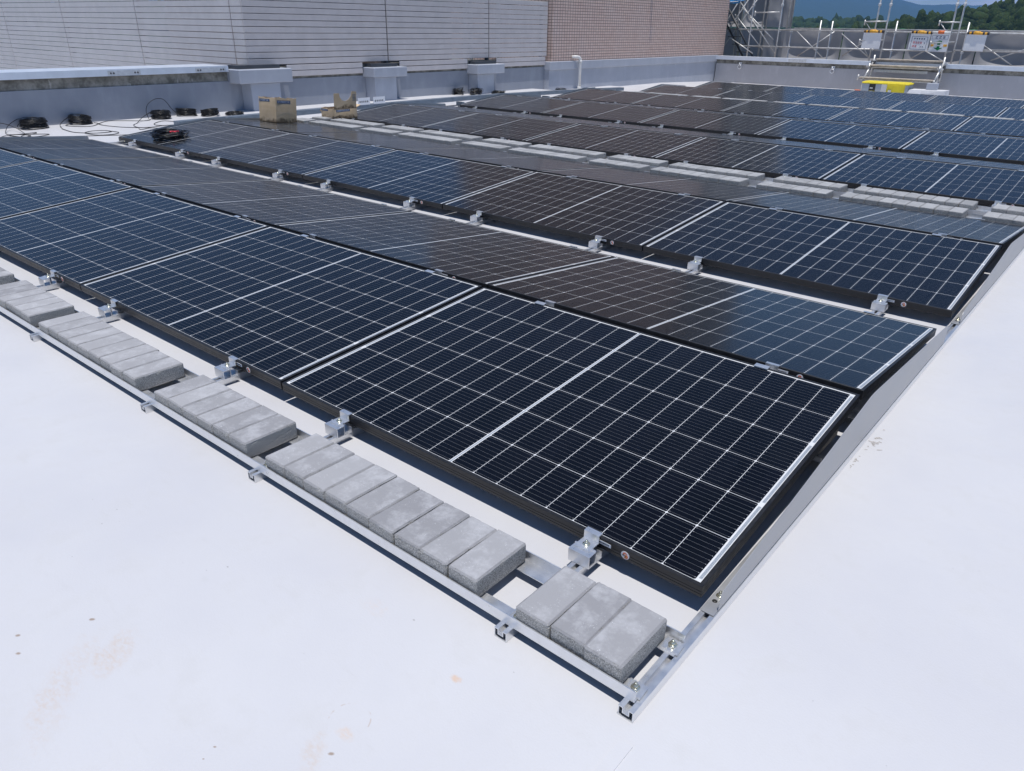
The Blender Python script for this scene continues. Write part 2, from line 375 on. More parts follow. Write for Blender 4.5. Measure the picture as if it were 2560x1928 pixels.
def m_tile():
    k=NT('small_brown_wall_tiles'); p=k.world(); s=k.n('ShaderNodeSeparateXYZ'); k.put(s.inputs[0],p)
    h=k.math('ADD',s.outputs[0],s.outputs[1])
    uu=k.math('DIVIDE',h,.100); vv=k.math('DIVIDE',s.outputs[2],.062)
    def e(u,pitch):
        f=k.math('FRACT',u); return k.math('MULTIPLY',k.math('MINIMUM',f,k.math('SUBTRACT',1.,f)),pitch)
    joint=k.math('LESS_THAN',k.math('MINIMUM',e(uu,.100),e(vv,.062)),.0062)
    wn=k.n('ShaderNodeTexWhiteNoise',noise_dimensions='2D'); c=k.n('ShaderNodeCombineXYZ'); k.put(c.inputs[0],k.math('FLOOR',uu)); k.put(c.inputs[1],k.math('FLOOR',vv)); k.put(wn.inputs['Vector'],c.outputs[0])
    col=k.mix(wn.outputs['Value'],rgb(.62,.45,.385),rgb(.70,.53,.46)); n=k.noise(p,1.1,5)
    col=k.mix(k.ramp(n,.4,.75,0,.3),col,rgb(.66,.57,.54)); col=k.mix(joint,col,rgb(.17,.13,.12))
    k.bump(k.math('SUBTRACT',1.,joint),.4,.003); return k.set(col,.45,0,.4)
M['tile']=m_tile()
def m_card():
    k=NT('corrugated_cardboard'); v=k.co('Object'); n=k.noise(v,9,5,.6); st=k.noise(k.scale(v,(90,90,3)),1,3,.6)
    col=k.mix(k.ramp(n,.3,.7),rgb(.58,.43,.27),rgb(.66,.50,.33)); col=k.mix(k.ramp(st,.55,.75,0,.15),col,rgb(.45,.32,.19))
    s=k.n('ShaderNodeSeparateXYZ'); k.put(s.inputs[0],v)
    wet=k.math('MULTIPLY',k.ramp(k.math('ADD',s.outputs[2],k.math('MULTIPLY',k.math('SUBTRACT',k.noise(v,14,4,.7),.5),.22)),.0,.055,1,0),.8)
    col=k.mix(wet,col,rgb(.07,.045,.025)); k.bump(st,.12,.003); return k.set(col,.85,0,.2)
M['card']=m_card()
def m_sheet():
    k=NT('grey_mesh_sheet'); v=k.co('Object'); n=k.noise(v,2.5,4)
    col=k.mix(k.ramp(n,.3,.7),rgb(.37,.37,.39),rgb(.44,.44,.46))
    k.set(col,.55,0,.4)
    tr=k.n('ShaderNodeBsdfTranslucent'); k.put(tr.inputs['Color'],rgb(.34,.34,.36)); ms=k.n('ShaderNodeMixShader'); ms.inputs[0].default_value=.3
    k.t.links.new(k.b.outputs[0],ms.inputs[1]); k.t.links.new(tr.outputs[0],ms.inputs[2]); k.t.links.new(ms.outputs[0],k.t.nodes['Material Output'].inputs['Surface'])
    return k.m
M['sheet']=m_sheet()
def m_leaf(name,a,b,c):
    k=NT(name); v=k.world(); n=k.noise(v,.16,5,.6); n2=k.noise(v,1.3,4,.7)
    col=k.mix(k.ramp(n,.35,.65),a,b); col=k.mix(k.ramp(n2,.5,.75,0,.7),col,c)
    k.bump(k.noise(v,1.6,4,.7),1.,.9); return k.set(col,.8,0,.15)
M['leaf']=m_leaf('forest_foliage',rgb(.014,.032,.010),rgb(.045,.078,.020),rgb(.115,.130,.040))
M['leaf_far']=m_leaf('distant_foliage',rgb(.022,.050,.022),rgb(.045,.080,.030),rgb(.07,.095,.045))
M['mtn']=m_leaf('mountain_forest',rgb(.025,.05,.025),rgb(.04,.07,.032),rgb(.05,.08,.04))
M['soil']=simple('town_ground',(.14,.15,.12),.9,0.,.3,.02,vec='Object')
exec_parts=[]

# ------------------------------------------------------------------ setting: roof, ground
def gz(y):
    pts=[(-12,0),(9.95,0),(10.7,-.021),(13.2,-.021),(13.75,-.084),(16.25,-.084),(16.5,-.12),(18.9,-.12),(22.6,-.225),(40,-.225)]
    for (a,za),(b,zb) in zip(pts,pts[1:]):
        if y<=b: return za+(zb-za)*(y-a)/(b-a)
    return pts[-1][1]
m=MB(); ys=[-9,9.95,10.7,13.2,13.75,16.25,16.5,18.9,22.25]; 
for a,b in zip(ys,ys[1:]): m.add([(-11.3,a,gz(a)),(7.,a,gz(a)),(7.,b,gz(b)),(-11.3,b,gz(b))],[(0,1,2,3)])
tag(m.build('roof_floor',M['roof']),kind='structure')
m=MB()
for x0,w in ((.047,.03),):      # lap seam of the membrane sheets
    yy=[-9,9.9] 
    m.box(x0,x0+w,-9,-.43 if x0>0 else -.43,.0002,.0022)
tag(m.build('roof_seam',M['roof']),kind='structure')
m=MB(); m.box(-11.3,7.,-9,22.25,-12,-.5); tag(m.build('building_below',M['wall2']),kind='structure')
m=MB(); m.box(-30,-11.8,-9,13.7,-.9,-.8); tag(m.build('equipment_roof',M['pad']),kind='structure')
m=MB(); m.add([(-5200,-900,-12.2),(2600,-900,-12.2),(2600,6500,-12.2),(-5200,6500,-12.2)],[(0,1,2,3)]); tag(m.build('ground',M['soil']),kind='structure')

# ------------------------------------------------------------------ solar panels
PL,PW,TH=1.722,1.134,RD(5.034); PITCH=1.732; cT,sT=cos(TH),sin(TH); WC=PW*cT; RIDGE=.0347; LOW=.087; HIGH=LOW+PW*sT
TENTS=[(0.,0.),(2.601,0.),(5.695,0.),(8.257,0.),(10.856,-.021),(13.962,-.084),(16.53,-.12)]
def ring(mb,loops,close_bottom=True):
    vs=[];fs=[]
    for d,z in loops: vs+=[(d,d,z),(PL-d,d,z),(PL-d,PW-d,z),(d,PW-d,z)]
    for i in range(len(loops)-1):
        for k in range(4): fs.append((i*4+k,i*4+(k+1)%4,i*4+4+(k+1)%4,i*4+4+k))
    mb.add(vs,fs)
fr=MB(); ring(fr,[(.026,-.033),(.026,-.035),(0,-.035),(0,-.0265),(.0009,-.0262),(.0009,-.0252),(0,-.0249),(0,-.0175),(.0009,-.0172),(.0009,-.0162),(0,-.0159),(0,-.0010),(.0010,0),(.0110,0),(.0110,-.004)])
frame_me=fr.mesh('frame',M['black'])
cs=MB(); cs.add([(.008,.008,-.0014),(PL-.008,.008,-.0014),(PL-.008,PW-.008,-.0014),(.008,PW-.008,-.0014)],[(0,1,2,3)]); cell_me=cs.mesh('cell_sheet',M['panel'],False)
bk=MB(); bk.add([(.008,.008,-.006),(.008,PW-.008,-.006),(PL-.008,PW-.008,-.006),(PL-.008,.008,-.006)],[(0,1,2,3)]); back_me=bk.mesh('back_sheet',M['paper'],False)
# stickers on the long side that faces the camera (local y = 0)
bs=MB(); bs.box(PL-.306,PL-.262,-.0007,.0,-.0200,-.0085); bar_me=bs.mesh('barcode_sticker',M['paper'])
bi=MB(); r_=random.Random(3); xx=PL-.302
while xx<PL-.268:
    w=r_.choice((.0004,.0007,.0010)); bi.box(xx,xx+w,-.0011,-.0007,-.0160,-.0120); xx+=w+r_.choice((.0005,.0008))
barink_me=bi.mesh('barcode',M['ink'])
rs=MB(); c0=(PL-.218,-.0190); R0=.0125
rs.prism([(c0[0]+R0*cos(2*pi*k/28),c0[1]+R0*sin(2*pi*k/28)) for k in range(28)],'y',-.0008,0); rnd_me=rs.mesh('round_sticker',M['paper'])
def band(mb,cx,cz,pts,w,y0,y1):
    n=len(pts)
    for i in range(n-1):
        a=Vector((pts[i][0],pts[i][1])); b=Vector((pts[i+1][0],pts[i+1][1])); t=(b-a).normalized(); nn=Vector((-t.y,t.x))*w/2
        mb.prism([(cx+p.x,cz+p.y) for p in (a-nn,b-nn,b+nn,a+nn)],'y',y0-i*.00003,y1)
e1=MB(); band(e1,c0[0],c0[1],[(.0035*cos(t)*1.3,.0042+.0030*sin(t)) for t in [pi*.05+k*pi/7 for k in range(10)]],.0034,-.0012,-.0008)
band(e1,c0[0],c0[1],[(.002+.0052*cos(t),-.0032+.0045*sin(t)) for t in [pi*.55-k*pi/6 for k in range(9)]],.0034,-.0016,-.0008); emb_me=e1.mesh('emblem',M['orange'])
e2=MB(); e2.prism([(c0[0]+.0012+.0030*cos(2*pi*k/14),c0[1]-.0028+.0030*sin(2*pi*k/14)) for k in range(14)],'y',-.0013,-.0008); emb2_me=e2.mesh('emblem_centre',M['amber'])
e3=MB(); band(e3,c0[0],c0[1],[(-.0095,.0006),(-.003,-.0008),(.003,-.003)],.0011,-.0019,-.0008); band(e3,c0[0],c0[1],[(-.0062,-.0045),(-.0035,.0012)],.0011,-.0020,-.0008); emb3_me=e3.mesh('emblem_strokes',M['ink'])

proto=empty('solar_panel')
o=place('frame',frame_me,proto); place('cell_sheet',cell_me,proto); place('back_sheet',back_me,proto)
b=place('barcode_sticker',bar_me,proto); place('barcode',barink_me,b)
b=place('round_sticker',rnd_me,proto); place('emblem',emb_me,b); place('emblem_centre',emb2_me,b); place('emblem_strokes',emb3_me,b)
first=True
for t,(ty,tz) in enumerate(TENTS):
    for half in (0,1):
        row=t*2+half
        if row in (11,13): continue
        for n in range(5):
            o=proto if first else copy_tree(proto); first=False
            jz=rnd.uniform(-.0012,.0012); x=-n*PITCH-PL
            if half==0: o.location=(x,ty,tz+LOW+jz); o.rotation_euler=(TH+rnd.uniform(-.0016,.0016),rnd.uniform(-.0012,.0012),rnd.uniform(-.0004,.0004))
            else: o.location=(x,ty+WC+RIDGE,tz+HIGH+jz); o.rotation_euler=(-TH+rnd.uniform(-.0016,.0016),rnd.uniform(-.0012,.0012),rnd.uniform(-.0004,.0004))
            rw='front' if row==0 else ORD[row]
            tilt='rising away from the camera' if half==0 else 'sloping down away from the camera'
            tag(o,f'black framed solar panel, {nth(n,5)} in the {rw} row from the camera','solar panel','solar panels laid in long tilted rows')

# ------------------------------------------------------------------ mounting rails
def rail_mesh(length):
    m=MB(); w=.0185; t=.0024
    for x0,x1,z0,z1 in ((-w,w,0,t),(-w,-w+t,t,.027-t),(w-t,w,t,.027-t),(-w,-.0062,.027-t,.027),(.0062,w,.027-t,.027),
                        (-.0086,-.0062,.0125,.027-t),(.0062,.0086,.0125,.027-t),(-.0086,.0086,.0105,.0125)):
        m.box(x0,x1,0,length,z0,z1)
    return m.mesh('mounting_rail',M['alu'])
RX=[.0275]+sorted([-.316-PITCH*n for n in range(5)]+[-1.346-PITCH*n for n in range(5)],reverse=True)+[-8.69]
SEG=[(-.381,5.22,0.,'front'),(5.235,10.55,0.,'middle'),(10.565,13.42,-.021,'rear'),(13.44,18.86,-.10,'far')]
for si,(a,b_,z,nm) in enumerate(SEG):
    me=rail_mesh(b_-a)
    for i,x in enumerate(RX):
        if si>1 and 0<i<11: continue
        off=rnd.uniform(-.012,.004) if (si==0 and i>0) else 0
        if si==0 and i in(1,2,3,4): off=0
        o=place('mounting_rail',me,None,(x,a+off,z+ .0005))
        lab={0:f'long aluminium slotted rail lying along the right edge of the {nm} panel rows'}.get(i,
             f'aluminium slotted rail running under the {nm} panel rows, {nth(i,12)}')
        tag(o,lab,'rail','slotted rails under the solar panels')

# ------------------------------------------------------------------ clamps
def clamp_base():
    m=MB(); x=.033; t=.0022
    m.box(-x,x,-.068,-.036,.0285,.0285+t); m.box(-x,x,-.068,-.036,.0635,.0657)           # front hollow step
    m.box(-x,x,-.068,-.068+t,.0285+t,.0635); m.box(-x,x,-.036-t,-.036,.0285+t,.0635)
    m.box(-x,x,-.036,-.004,.0285,.0285+t); m.box(-x,x,-.006-t,-.006,.0285+t,.0500)         # rear step under the panel
    m.box(-x,x,-.0385,-.0355,.0657,.0695)
    return m.mesh('clamp_base',M['alu'])
def clamp_hook():
    m=MB(); x=.0235
    m.box(-x-.004,x-.004,-.050,-.0025,.0660,.0690); m.box(-x-.004,x-.004,-.0055,-.0025,.0690,.0884)
    m.prism([(-.0055,.0884),(.0125,.0895),(.0125,.0921),(-.0055,.0912)],'x',-x-.004,x-.004)
    return m.mesh('hook',M['alu'])
def bolt_mesh(z,x=0.,y=0.,h=.009):
    m=MB(); m.cyl((x,y,z),(0,0,1),.0105,.0015,16); m.cyl((x,y,z+.0015),(0,0,1),.0062,h*.6,6); m.cyl((x,y,z+.0015+h*.6),(0,0,1),.0034,h*.45,10)
    return m.mesh('bolt',M['bolt'])
cl=empty('panel_clamp'); place('clamp_base',clamp_base(),cl); place('hook',clamp_hook(),cl); place('bolt',bolt_mesh(.069,-.004,-.028,.010),cl)
CX=RX[1:11]; first=True
for t,(ty,tz) in enumerate(TENTS):
    for i,x in enumerate(CX):
        o=cl if first else copy_tree(cl); first=False
        o.location=(x,ty-.0005,tz); o.rotation_euler=(0,0,rnd.uniform(-.02,.02))
        tag(o,f'stepped clamp on the near edge of the {"front" if t==0 else ORD[2*t]} panel row, {nth(i,10)}','clamp','clamps on the low panel edges')
def backclip():
    m=MB(); x=.0235
    m.prism([(.0055,.0884),(-.0125,.0895),(-.0125,.0921),(.0055,.0912)],'x',-x,x); m.box(-x,x,.0025,.0055,.0660,.0884); m.box(-x,x,.0025,.05,.0635,.0660); m.box(-.033,.033,.006,.062,.0285,.0635)
    return m.mesh('panel_clip',M['alu'])
bc=None; me=backclip()
for t in (0,1,2,3):
    ty,tz=TENTS[t]; y=ty+2*WC+RIDGE
    for i,x in enumerate(CX):
        o=place('panel_clip',me,None,(x+.02,y+.0005,tz))
        tag(o,f'small aluminium clip on the far edge of the {ORD[2*t+1]} panel row, {nth(i,10)}','clip','clips on the far low panel edges')
rc=empty('ridge_clip')
m=MB(); m.box(-.030,.030,.006,.029,.028,.150); m.box(-.030,.030,.004,.031,.150,.154); place('support_post',m.mesh('support_post',M['galv']),rc)
m=MB(); m.prism([(-.018,HIGH-.0013),(.006,HIGH+.0010),(.006,HIGH+.0034),(-.018,HIGH+.0011)],'x',-.052,.000); m.box(-.052,0,.0035,.006,.154,HIGH+.0010); place('flat_tab',m.mesh('flat_tab',M['alu']),rc)
m=MB(); y=RIDGE; m.prism([(y-.0045,HIGH+.0006),(y+.012,HIGH+.0002),(y+.012,HIGH+.0026),(y-.0045,HIGH+.0030)],'x',-.028,.022); m.box(-.028,.022,y-.0045,y-.002,.154,HIGH+.0006); place('raised_tab',m.mesh('raised_tab',M['alu']),rc)
first=True
for t,(ty,tz) in enumerate(TENTS):
    for i,x in enumerate(CX):
        o=rc if first else copy_tree(rc); first=False
        o.location=(x-.005,ty+WC,tz)
        tag(o,f'silver ridge clip between the {"front" if t==0 else ORD[2*t]} and {ORD[2*t+1]} panel rows, {nth(i,10)}','clip','ridge clips joining two panel rows')

# ------------------------------------------------------------------ ballast trays and concrete blocks
def angle_mesh(x0,x1,sgn):
    """L angle: upright leg at y=0, flat leg towards sgn*y, ribbed"""
    m=MB(); m.box(x0,x1,min(0,-.003*sgn),max(0,-.003*sgn),.0275,.0575)
    a,b_=sorted((0,.046*sgn)); m.box(x0,x1,a,b_,.0275,.0295)
    for k in range(6):
        yy=sgn*(.012+k*.006); m.box(x0,x1,yy-.001,yy+.001,.0295,.0300)
    return m.mesh('ballast_angle',M['alu'])
af=angle_mesh(-8.70,.033,1); ar=angle_mesh(-8.70,.033,-1)
TRAYS=[(-.3505,0.,'front ballast tray'),(4.918,.020,'tray behind the fourth panel row'),(5.268,.020,'tray before the fifth panel row'),(13.63,-.060,'tray before the eleventh panel row')]
for (y,z,nm) in TRAYS:
    for k,(me,yy) in enumerate(((af,y-.003),(ar,y+.2075))):
        o=place('ballast_angle',me,None,(0,yy,z)); tag(o,f'long aluminium angle along the {("near","far")[k]} side of the {nm}','angle bar','angle bars of the ballast trays')
block_mes=[]
for k in range(7):
    q=random.Random(50+k); m=MB(); m.cbox(-.0482,.0482,-.0985,.0985,0,.06,.0042,.0012,q)
    me=m.mesh('concrete_block',M['block'])
    import bmesh
    bm=bmesh.new(); bm.from_mesh(me); bmesh.ops.subdivide_edges(bm,edges=bm.edges[:],cuts=11,use_grid_fill=True)
    off=Vector((k*3.3,k*1.7,0)); bm.normal_update()
    for v_ in bm.verts:
        e=max(abs(v_.co.x)/.0482,abs(v_.co.y)/.0985); w=.0006+.0016*(e>.93)*(v_.co.z>.05)
        v_.co-=v_.normal*max(0,mnoise.noise(v_.co*70+off)*w+mnoise.noise(v_.co*190+off)*w*.7)
    bm.to_mesh(me); bm.free(); block_mes.append(me)
valley_mes=[]
for me in block_mes:
    c=me.copy(); c.materials.clear(); c.materials.append(M['block_valley']); valley_mes.append(c)
GR=[(-.297,-.010,3)]
for n in range(5): GR.append((-1.312-PITCH*n,-.422-PITCH*n,9)); GR.append((-2.002-PITCH*n,-1.418-PITCH*n,6))
GR[-1]=(-8.655,-8.355,3)
bk_i=0
for ti,(y,z,nm) in enumerate(TRAYS):
    for gi,(xa,xb,c) in enumerate(GR):
        if ti==0 and gi>6: continue
        for k in range(c):
            w=(xb-xa)/c; x=xb-(k+.5)*w+rnd.uniform(-.0007,.0007)
            o=place('concrete_block',(block_mes if ti==0 else valley_mes)[rnd.randrange(7)],None,(x,y+.1005+rnd.uniform(-.003,.003),z+.0302+rnd.uniform(0,.0015)),(0,rnd.uniform(-.004,.004),rnd.choice((0,pi))+rnd.uniform(-.012,.012)))
            tag(o,f'concrete paver, {nth(k,c)} in {nth(gi,11)} group, {nm}','concrete block','concrete blocks ballasting the '+nm); bk_i+=1
# ballast under the front two rows, seen past the right end
for k,yy in enumerate((.872,1.255)):
    m=MB(); m.box(-1.2,-.012,yy,yy+.045,.0275,.0295); m.box(-1.2,-.012,yy-.003 if k==0 else yy+.045,yy if k==0 else yy+.048,.0275,.045)
    tag(m.build('ballast_angle',M['alu']),f'short aluminium angle under the front panels, {("nearer","farther")[k]} of two at the right end','angle bar','angle bars under the panels')
for k in range(3):
    o=place('concrete_block',block_mes[k],None,(-.080-k*.099,.99,.0302)); tag(o,f'grey concrete block hidden in shade under the front panels, {nth(k,3)} of three','concrete block','concrete blocks under the front panels')
# washer and bolt fixing each angle to a rail
def clipplate():
    m=MB(); m.box(-.021,.021,-.019,.019,.0296,.0345)
    for k in range(5): m.box(-.021+k*.0095,-.0165+k*.0095,-.019,.019,.0345,.0365)
    return m.mesh('washer_plate',M['alu'])
fx=empty('angle_fixing'); place('washer_plate',clipplate(),fx); place('bolt',bolt_mesh(.0365,0,0,.012),fx); first=True
for i,x in enumerate(RX[:6]):
    for k,yy in enumerate((-.327,-.166)):
        if i and k: continue
        if i: xx=x+.008
        else: xx=.0165
        o=fx if first else copy_tree(fx); first=False
        o.location=(xx,yy,0); o.rotation_euler=(0,0,.06 if i==0 else 0)
        tag(o,f'bolted ridged washer plate on the {("near","far")[k]} angle of the front tray, {nth(i,8)}','bolt fixing','bolted fixings of the front tray')

# ------------------------------------------------------------------ windbreak plates at both ends
def plate(side):
    m=MB(); xo=.0432*side; f=1 if side>0 else -1
    prof=[(.008,.031),(.010,.074),(.022,.084),(1.095,.2065),(1.135,.2065),(2.262,.122),(2.284,.108),(2.286,.031)]
    m.prism(prof,'x',xo,xo+.0012*f)
    a,b_=sorted((xo,xo-.036*f)); m.box(a,b_,-.014,2.30,.0285,.0297)
    return m.mesh('plate',M['plate'])
pr,pl_=plate(1),plate(-1)
hole=MB(); hole.cyl((.022,.036,.0299),(0,0,1),.0065,.0006,14); hole_me=hole.mesh('bolt_hole',M['dark_pl'])
for t,(ty,tz) in enumerate(TENTS):
    for side in (1,-1):
        if side>0 and t>1: continue
        r=empty('windbreak_plate',(0 if side>0 else -8.66,ty,tz+.0006)); place('plate',pr if side>0 else pl_,r)
        for yy in (.062,2.23):
            place('bolt',bolt_mesh(.0297,.024*side,yy,.012),r)
        if side>0: place('bolt_hole',hole_me,r)
        tag(r,f'galvanised sheet metal windbreak closing the {"right" if side>0 else "left"} end of the {"front" if t==0 else ORD[2*t]} and {ORD[2*t+1]} panel rows','windbreak plate','sheet metal windbreaks at the row ends')

# ------------------------------------------------------------------ cable duct beside the left ends
m=MB(); dp=[(3.62,.062),(6.2,.078),(9.6,.075),(12.,.04),(14.25,-.01)]
for (ya,za),(yb,zb) in zip(dp,dp[1:]):
    for x0,x1,dz0,dz1 in ((-9.34,-9.20,0,.066),):
        m.add([(x0,ya,za),(x1,ya,za),(x1,ya,za+.066),(x0,ya,za+.066),(x0,yb,zb),(x1,yb,zb),(x1,yb,zb+.066),(x0,yb,zb+.066)],[(0,1,2,3),(7,6,5,4),(0,4,5,1),(1,5,6,2),(2,6,7,3),(3,7,4,0)])
for k in range(9):
    y=3.9+k*1.25; zz=.06; m.box(-9.35,-9.19,y,y+.05,gz(y),.055 if y<10 else .02)
for k in range(5):
    y=4.0+k*2.2; z=.075+(0 if y<10 else -.03); m.box(-9.2,-9.197,y,y+.28,z,z+.069)
duct=empty('cable_duct',(0,0,0)); m.build('trunking',M['duct'],duct)
for k,(y,z) in enumerate(((6.55,.150),(6.86,.150))):
    q=MB(); q.box(-9.199,-9.195,y,y+.24,z-.004,z+.10); s_=q.build('paper_tag',M['paper'],duct)
    q=MB()
    for j in range(5): q.box(-9.1949,-9.1943,y+.03+j*.038,y+.05+j*.038,z+.03,z+.055)
    q.build('tag_marks',M['ink'],s_)
tag(duct,'long grey galvanised cable duct running beside the left ends of the panel rows','cable duct')

# ------------------------------------------------------------------ left parapet, pillars, louvred screen
FX=-11.02
r=empty('parapet_wall',(FX,2.,0))
def pb(mb,x0,x1,y0,y1,z0,z1): return mb.box(x0-FX,x1-FX,y0-2,y1-2,z0,z1)
m=MB(); pb(m,FX-.22,FX,-8,5.499,-.05,.445); m.build('wall',M['wall'],r)
m=MB(); pb(m,FX-.22,FX-.012,-8,5.48,.445,.60); m.build('concrete_band',M['conc'],r)
m=MB(); pb(m,FX-.62,FX+.065,-8,5.47,.628,.672); pb(m,FX+.05,FX+.065,-8,5.47,.585,.628); cpg=m.build('coping',M['coping'],r)
for k,(ya,yb) in enumerate(((3.62,4.08),(4.92,5.42))):
    q=MB(); pb(q,FX+.0652,FX+.069,ya,yb,.592,.655); jp=q.build('joint_plate',M['galv'],cpg)
    q=MB()
    for yy in (ya+.04,ya+.08,yb-.08,yb-.04): q.cyl((FX+.069-FX,yy-2,.622),(1,0,0),.013,.003,10)
    q.build('rivets',M['dark_rec'],jp)
tag(r,'low grey parapet wall with bare concrete band and pale metal coping, behind the cable coils','parapet wall')
r=empty('recessed_wall',(FX,9.6,0))
m=MB(); m.box(-.22,-.003,-4.1,4.05,-.08,.435); m.build('wall',M['wall'],r)
m=MB(); m.box(-.22,-.014,-4.1,4.05,.435,.62); m.build('concrete_band',M['conc'],r)
tag(r,'grey painted wall between the pillars below the louvred screen, bare concrete along its top','parapet wall')
PILL=[(5.70,6.24,5.48,6.45,.545,.325,-10.72),(8.262,8.785,8.20,9.01,.575,.41,-10.74),(11.04,11.56,10.975,11.83,.555,.372,-10.74)]
for i,(ya,yb,ca,cb,ct,cbm,xf) in enumerate(PILL):
    r=empty('screen_pillar',(xf,ya,0)); ct+=.075 if i==0 else 0; cbm+=.09 if i==0 else 0
    m=MB(); m.cbox(FX-.1-xf,-.03,0,yb-ya,-.10,cbm-.002,.008); m.build('shaft',M['cap'],r)
    m=MB(); m.cbox(FX-.1-xf,.035,ca-ya,cb-ya,cbm,ct,.010); m.build('cap',M['cap'],r)
    m=MB(); m.box(FX-.1-xf,-.12,ca-ya+.08,cb-ya-.12,ct+.001,ct+.055); m.build('dark_gap_plate',M['dark_rec'],r)  # dark plate added to stand for the shaded gap between cap and louvres
    tag(r,('wide grey pillar with block cap under the corner of the louvred screen','grey pillar with block cap under the middle of the louvred screen','grey pillar with block cap beside the loose cables, nearest the tiled wall')[i],'pillar','pillars carrying the louvred screen')
SP=.0938; LX=-10.985
def slats(mb,axis,a0,a1,c,z0,n,d=.018):
    for k in range(n):
        z=z0+k*SP+rnd.uniform(-.0015,.0015); h=SP-.0095
        # slightly dished board with a lit top edge
        prof=[(-.002,z),(.0,z+.004),(.0,z+h-.005),(-.006,z+h),(-d,z+h+.001),(-d,z-.002)]
        if axis=='y': mb.prism([(c+p[0],p[1]) for p in prof],'y',a0,a1)
        else: mb.prism([(c-p[0],p[1]) for p in prof],'x',a0,a1)
scr=empty('louvred_screen',(0,0,0)); ZB=.668; NS=12
cuts=[5.852,8.80,11.63,13.66]
for a,b_ in zip(cuts,cuts[1:]):
    m=MB(); slats(m,'y',a+(.014 if a!=cuts[0] else .006),b_-.014,LX,ZB,NS); m.build('louvre_panel',M['louver'],scr)
xs=[LX-.0,-11.32,-14.45,-17.65,-20.85,-24.05,-27.2]
for a,b_ in zip(xs,xs[1:]):
    m=MB(); slats(m,'x',b_+.015,a-.015 if a!=xs[0] else a-.020,5.852,ZB-6*SP if a!=xs[0] else ZB,NS+6 if a!=xs[0] else NS); m.build('louvre_panel',M['louver'],scr)
for a,b_ in ((6.56,8.17),(9.08,10.96),(11.88,13.60)):
    m=MB(); slats(m,'y',a,b_,LX+.001,ZB-2*SP-.004,2); m.build('louvre_skirt',M['louver'],scr)
m=MB()
for y in (5.90,8.80,11.63,13.5): m.box(LX-.10,LX-.03,y-.03,y+.03,ZB-.06,ZB+NS*SP-.01)
for x in (-14.45,-17.65,-20.85,-24.05): m.box(x-.03,x+.03,5.90,5.96,ZB-.06,ZB+NS*SP-.01)
for z in (ZB-.10,ZB+.55): m.box(LX-.12,LX-.06,5.96,13.5,z,z+.05)
m.build('screen_posts',M['dark_rec'],scr)
tag(scr,'big screen of horizontal grey louvre boards turning a corner above the parapet','louvred screen')
for k,(x,y,h) in enumerate(((-12.1,12.1,4.2),(-12.4,12.6,4.6),(-12.0,13.1,4.4))):
    m=MB(); m.tube([(0,0,0),(0,0,h-.12),(.05,0,h-.02),(.2,0,h)],.05,10); o=m.build('vent_pipe',M['white_pl' if k!=1 else 'galv'],None,(x,y,-.8)); tag(o,f'upright service pipe rising behind the louvred screen, {("left","middle","right")[k]} one','pipe','service pipes behind the screen')

for k,(ya,yb,h) in enumerate(((6.6,9.4,2.1),(9.7,12.0,2.25))):
    r=empty('cooling_unit',(-13.6,(ya+yb)/2,-.8)); hw=(yb-ya)/2
    m=MB(); m.cbox(-1.2,1.2,-hw,hw,0,h+.8,.03); m.build('casing',M['unit'],r)
    m=MB()
    for j in range(14): m.box(1.2,1.215,-hw+.15,hw-.15,.4+j*.16,.48+j*.16)
    m.build('grille',M['dark_rec'],r)
    for j in (-.6,.6):
        m=MB(); m.cyl((0,j*hw,h+.8),(0,0,1),.45,.06,24); m.build('fan_guard',M['dark_rec'],r)
    tag(r,f'brown grey cooling unit standing behind the louvred screen, {("nearer the wide corner pillar","nearer the tiled building")[k]}','cooling unit')

# ------------------------------------------------------------------ tiled building
tb=empty('tiled_building',(-10.9,13.66,0))
m=MB(); m.box(-3.6,0,.09,9.05,.50,7.75); m.build('wall',M['tile'],tb)
m=MB(); m.box(-3.72,.06,.03,9.11,7.75,7.95); m.build('parapet_coping',M['coping'],tb)
m=MB(); m.cbox(-.25,.055,-.045,8.62,.365,.545,.008); m.build('base_ledge',M['cap'],tb)
m=MB(); m.box(-.25,.012,-.02,8.60,-.30,.364); m.build('base_wall',M['cap'],tb)
q=MB(); q.box(.0,.16,4.28,4.36,2.42,2.50); q.box(.05,.16,4.29,4.35,2.30,2.42); q.build('wall_bracket',M['galv'],tb)
tag(tb,'tall building faced with small brown tiles standing on a grey ledge','building')
m=MB(); bx,by=-10.775,14.72
def bend(p0,p1,p2,n=6):
    p0,p1,p2=Vector(p0),Vector(p1),Vector(p2); return [p0*(1-t)**2+p1*2*t*(1-t)+p2*t*t for t in [k/n for k in range(n+1)]]
m.tube([(-.12,-.20,.635),(-.03,-.12,.635)]+bend((-.03,-.12,.635),(0,0,.635),(0,0,.545))+[(0,0,-.06)]+bend((0,0,-.06),(0,0,-.13),(.05,.02,-.135)),.034,14)
m.tube([(0,0,.50),(0,0,.56)],.042,14); m.tube([(0,0,-.085),(0,0,-.03)],.042,14); m.tube([(.045,.018,-.135),(.062,.024,-.14)],.044,14)
tag(m.build('drain_pipe',M['white_pl'],None,(bx,by,.0)),'white plastic drain pipe with elbows standing against the grey base of the tiled wall','pipe')

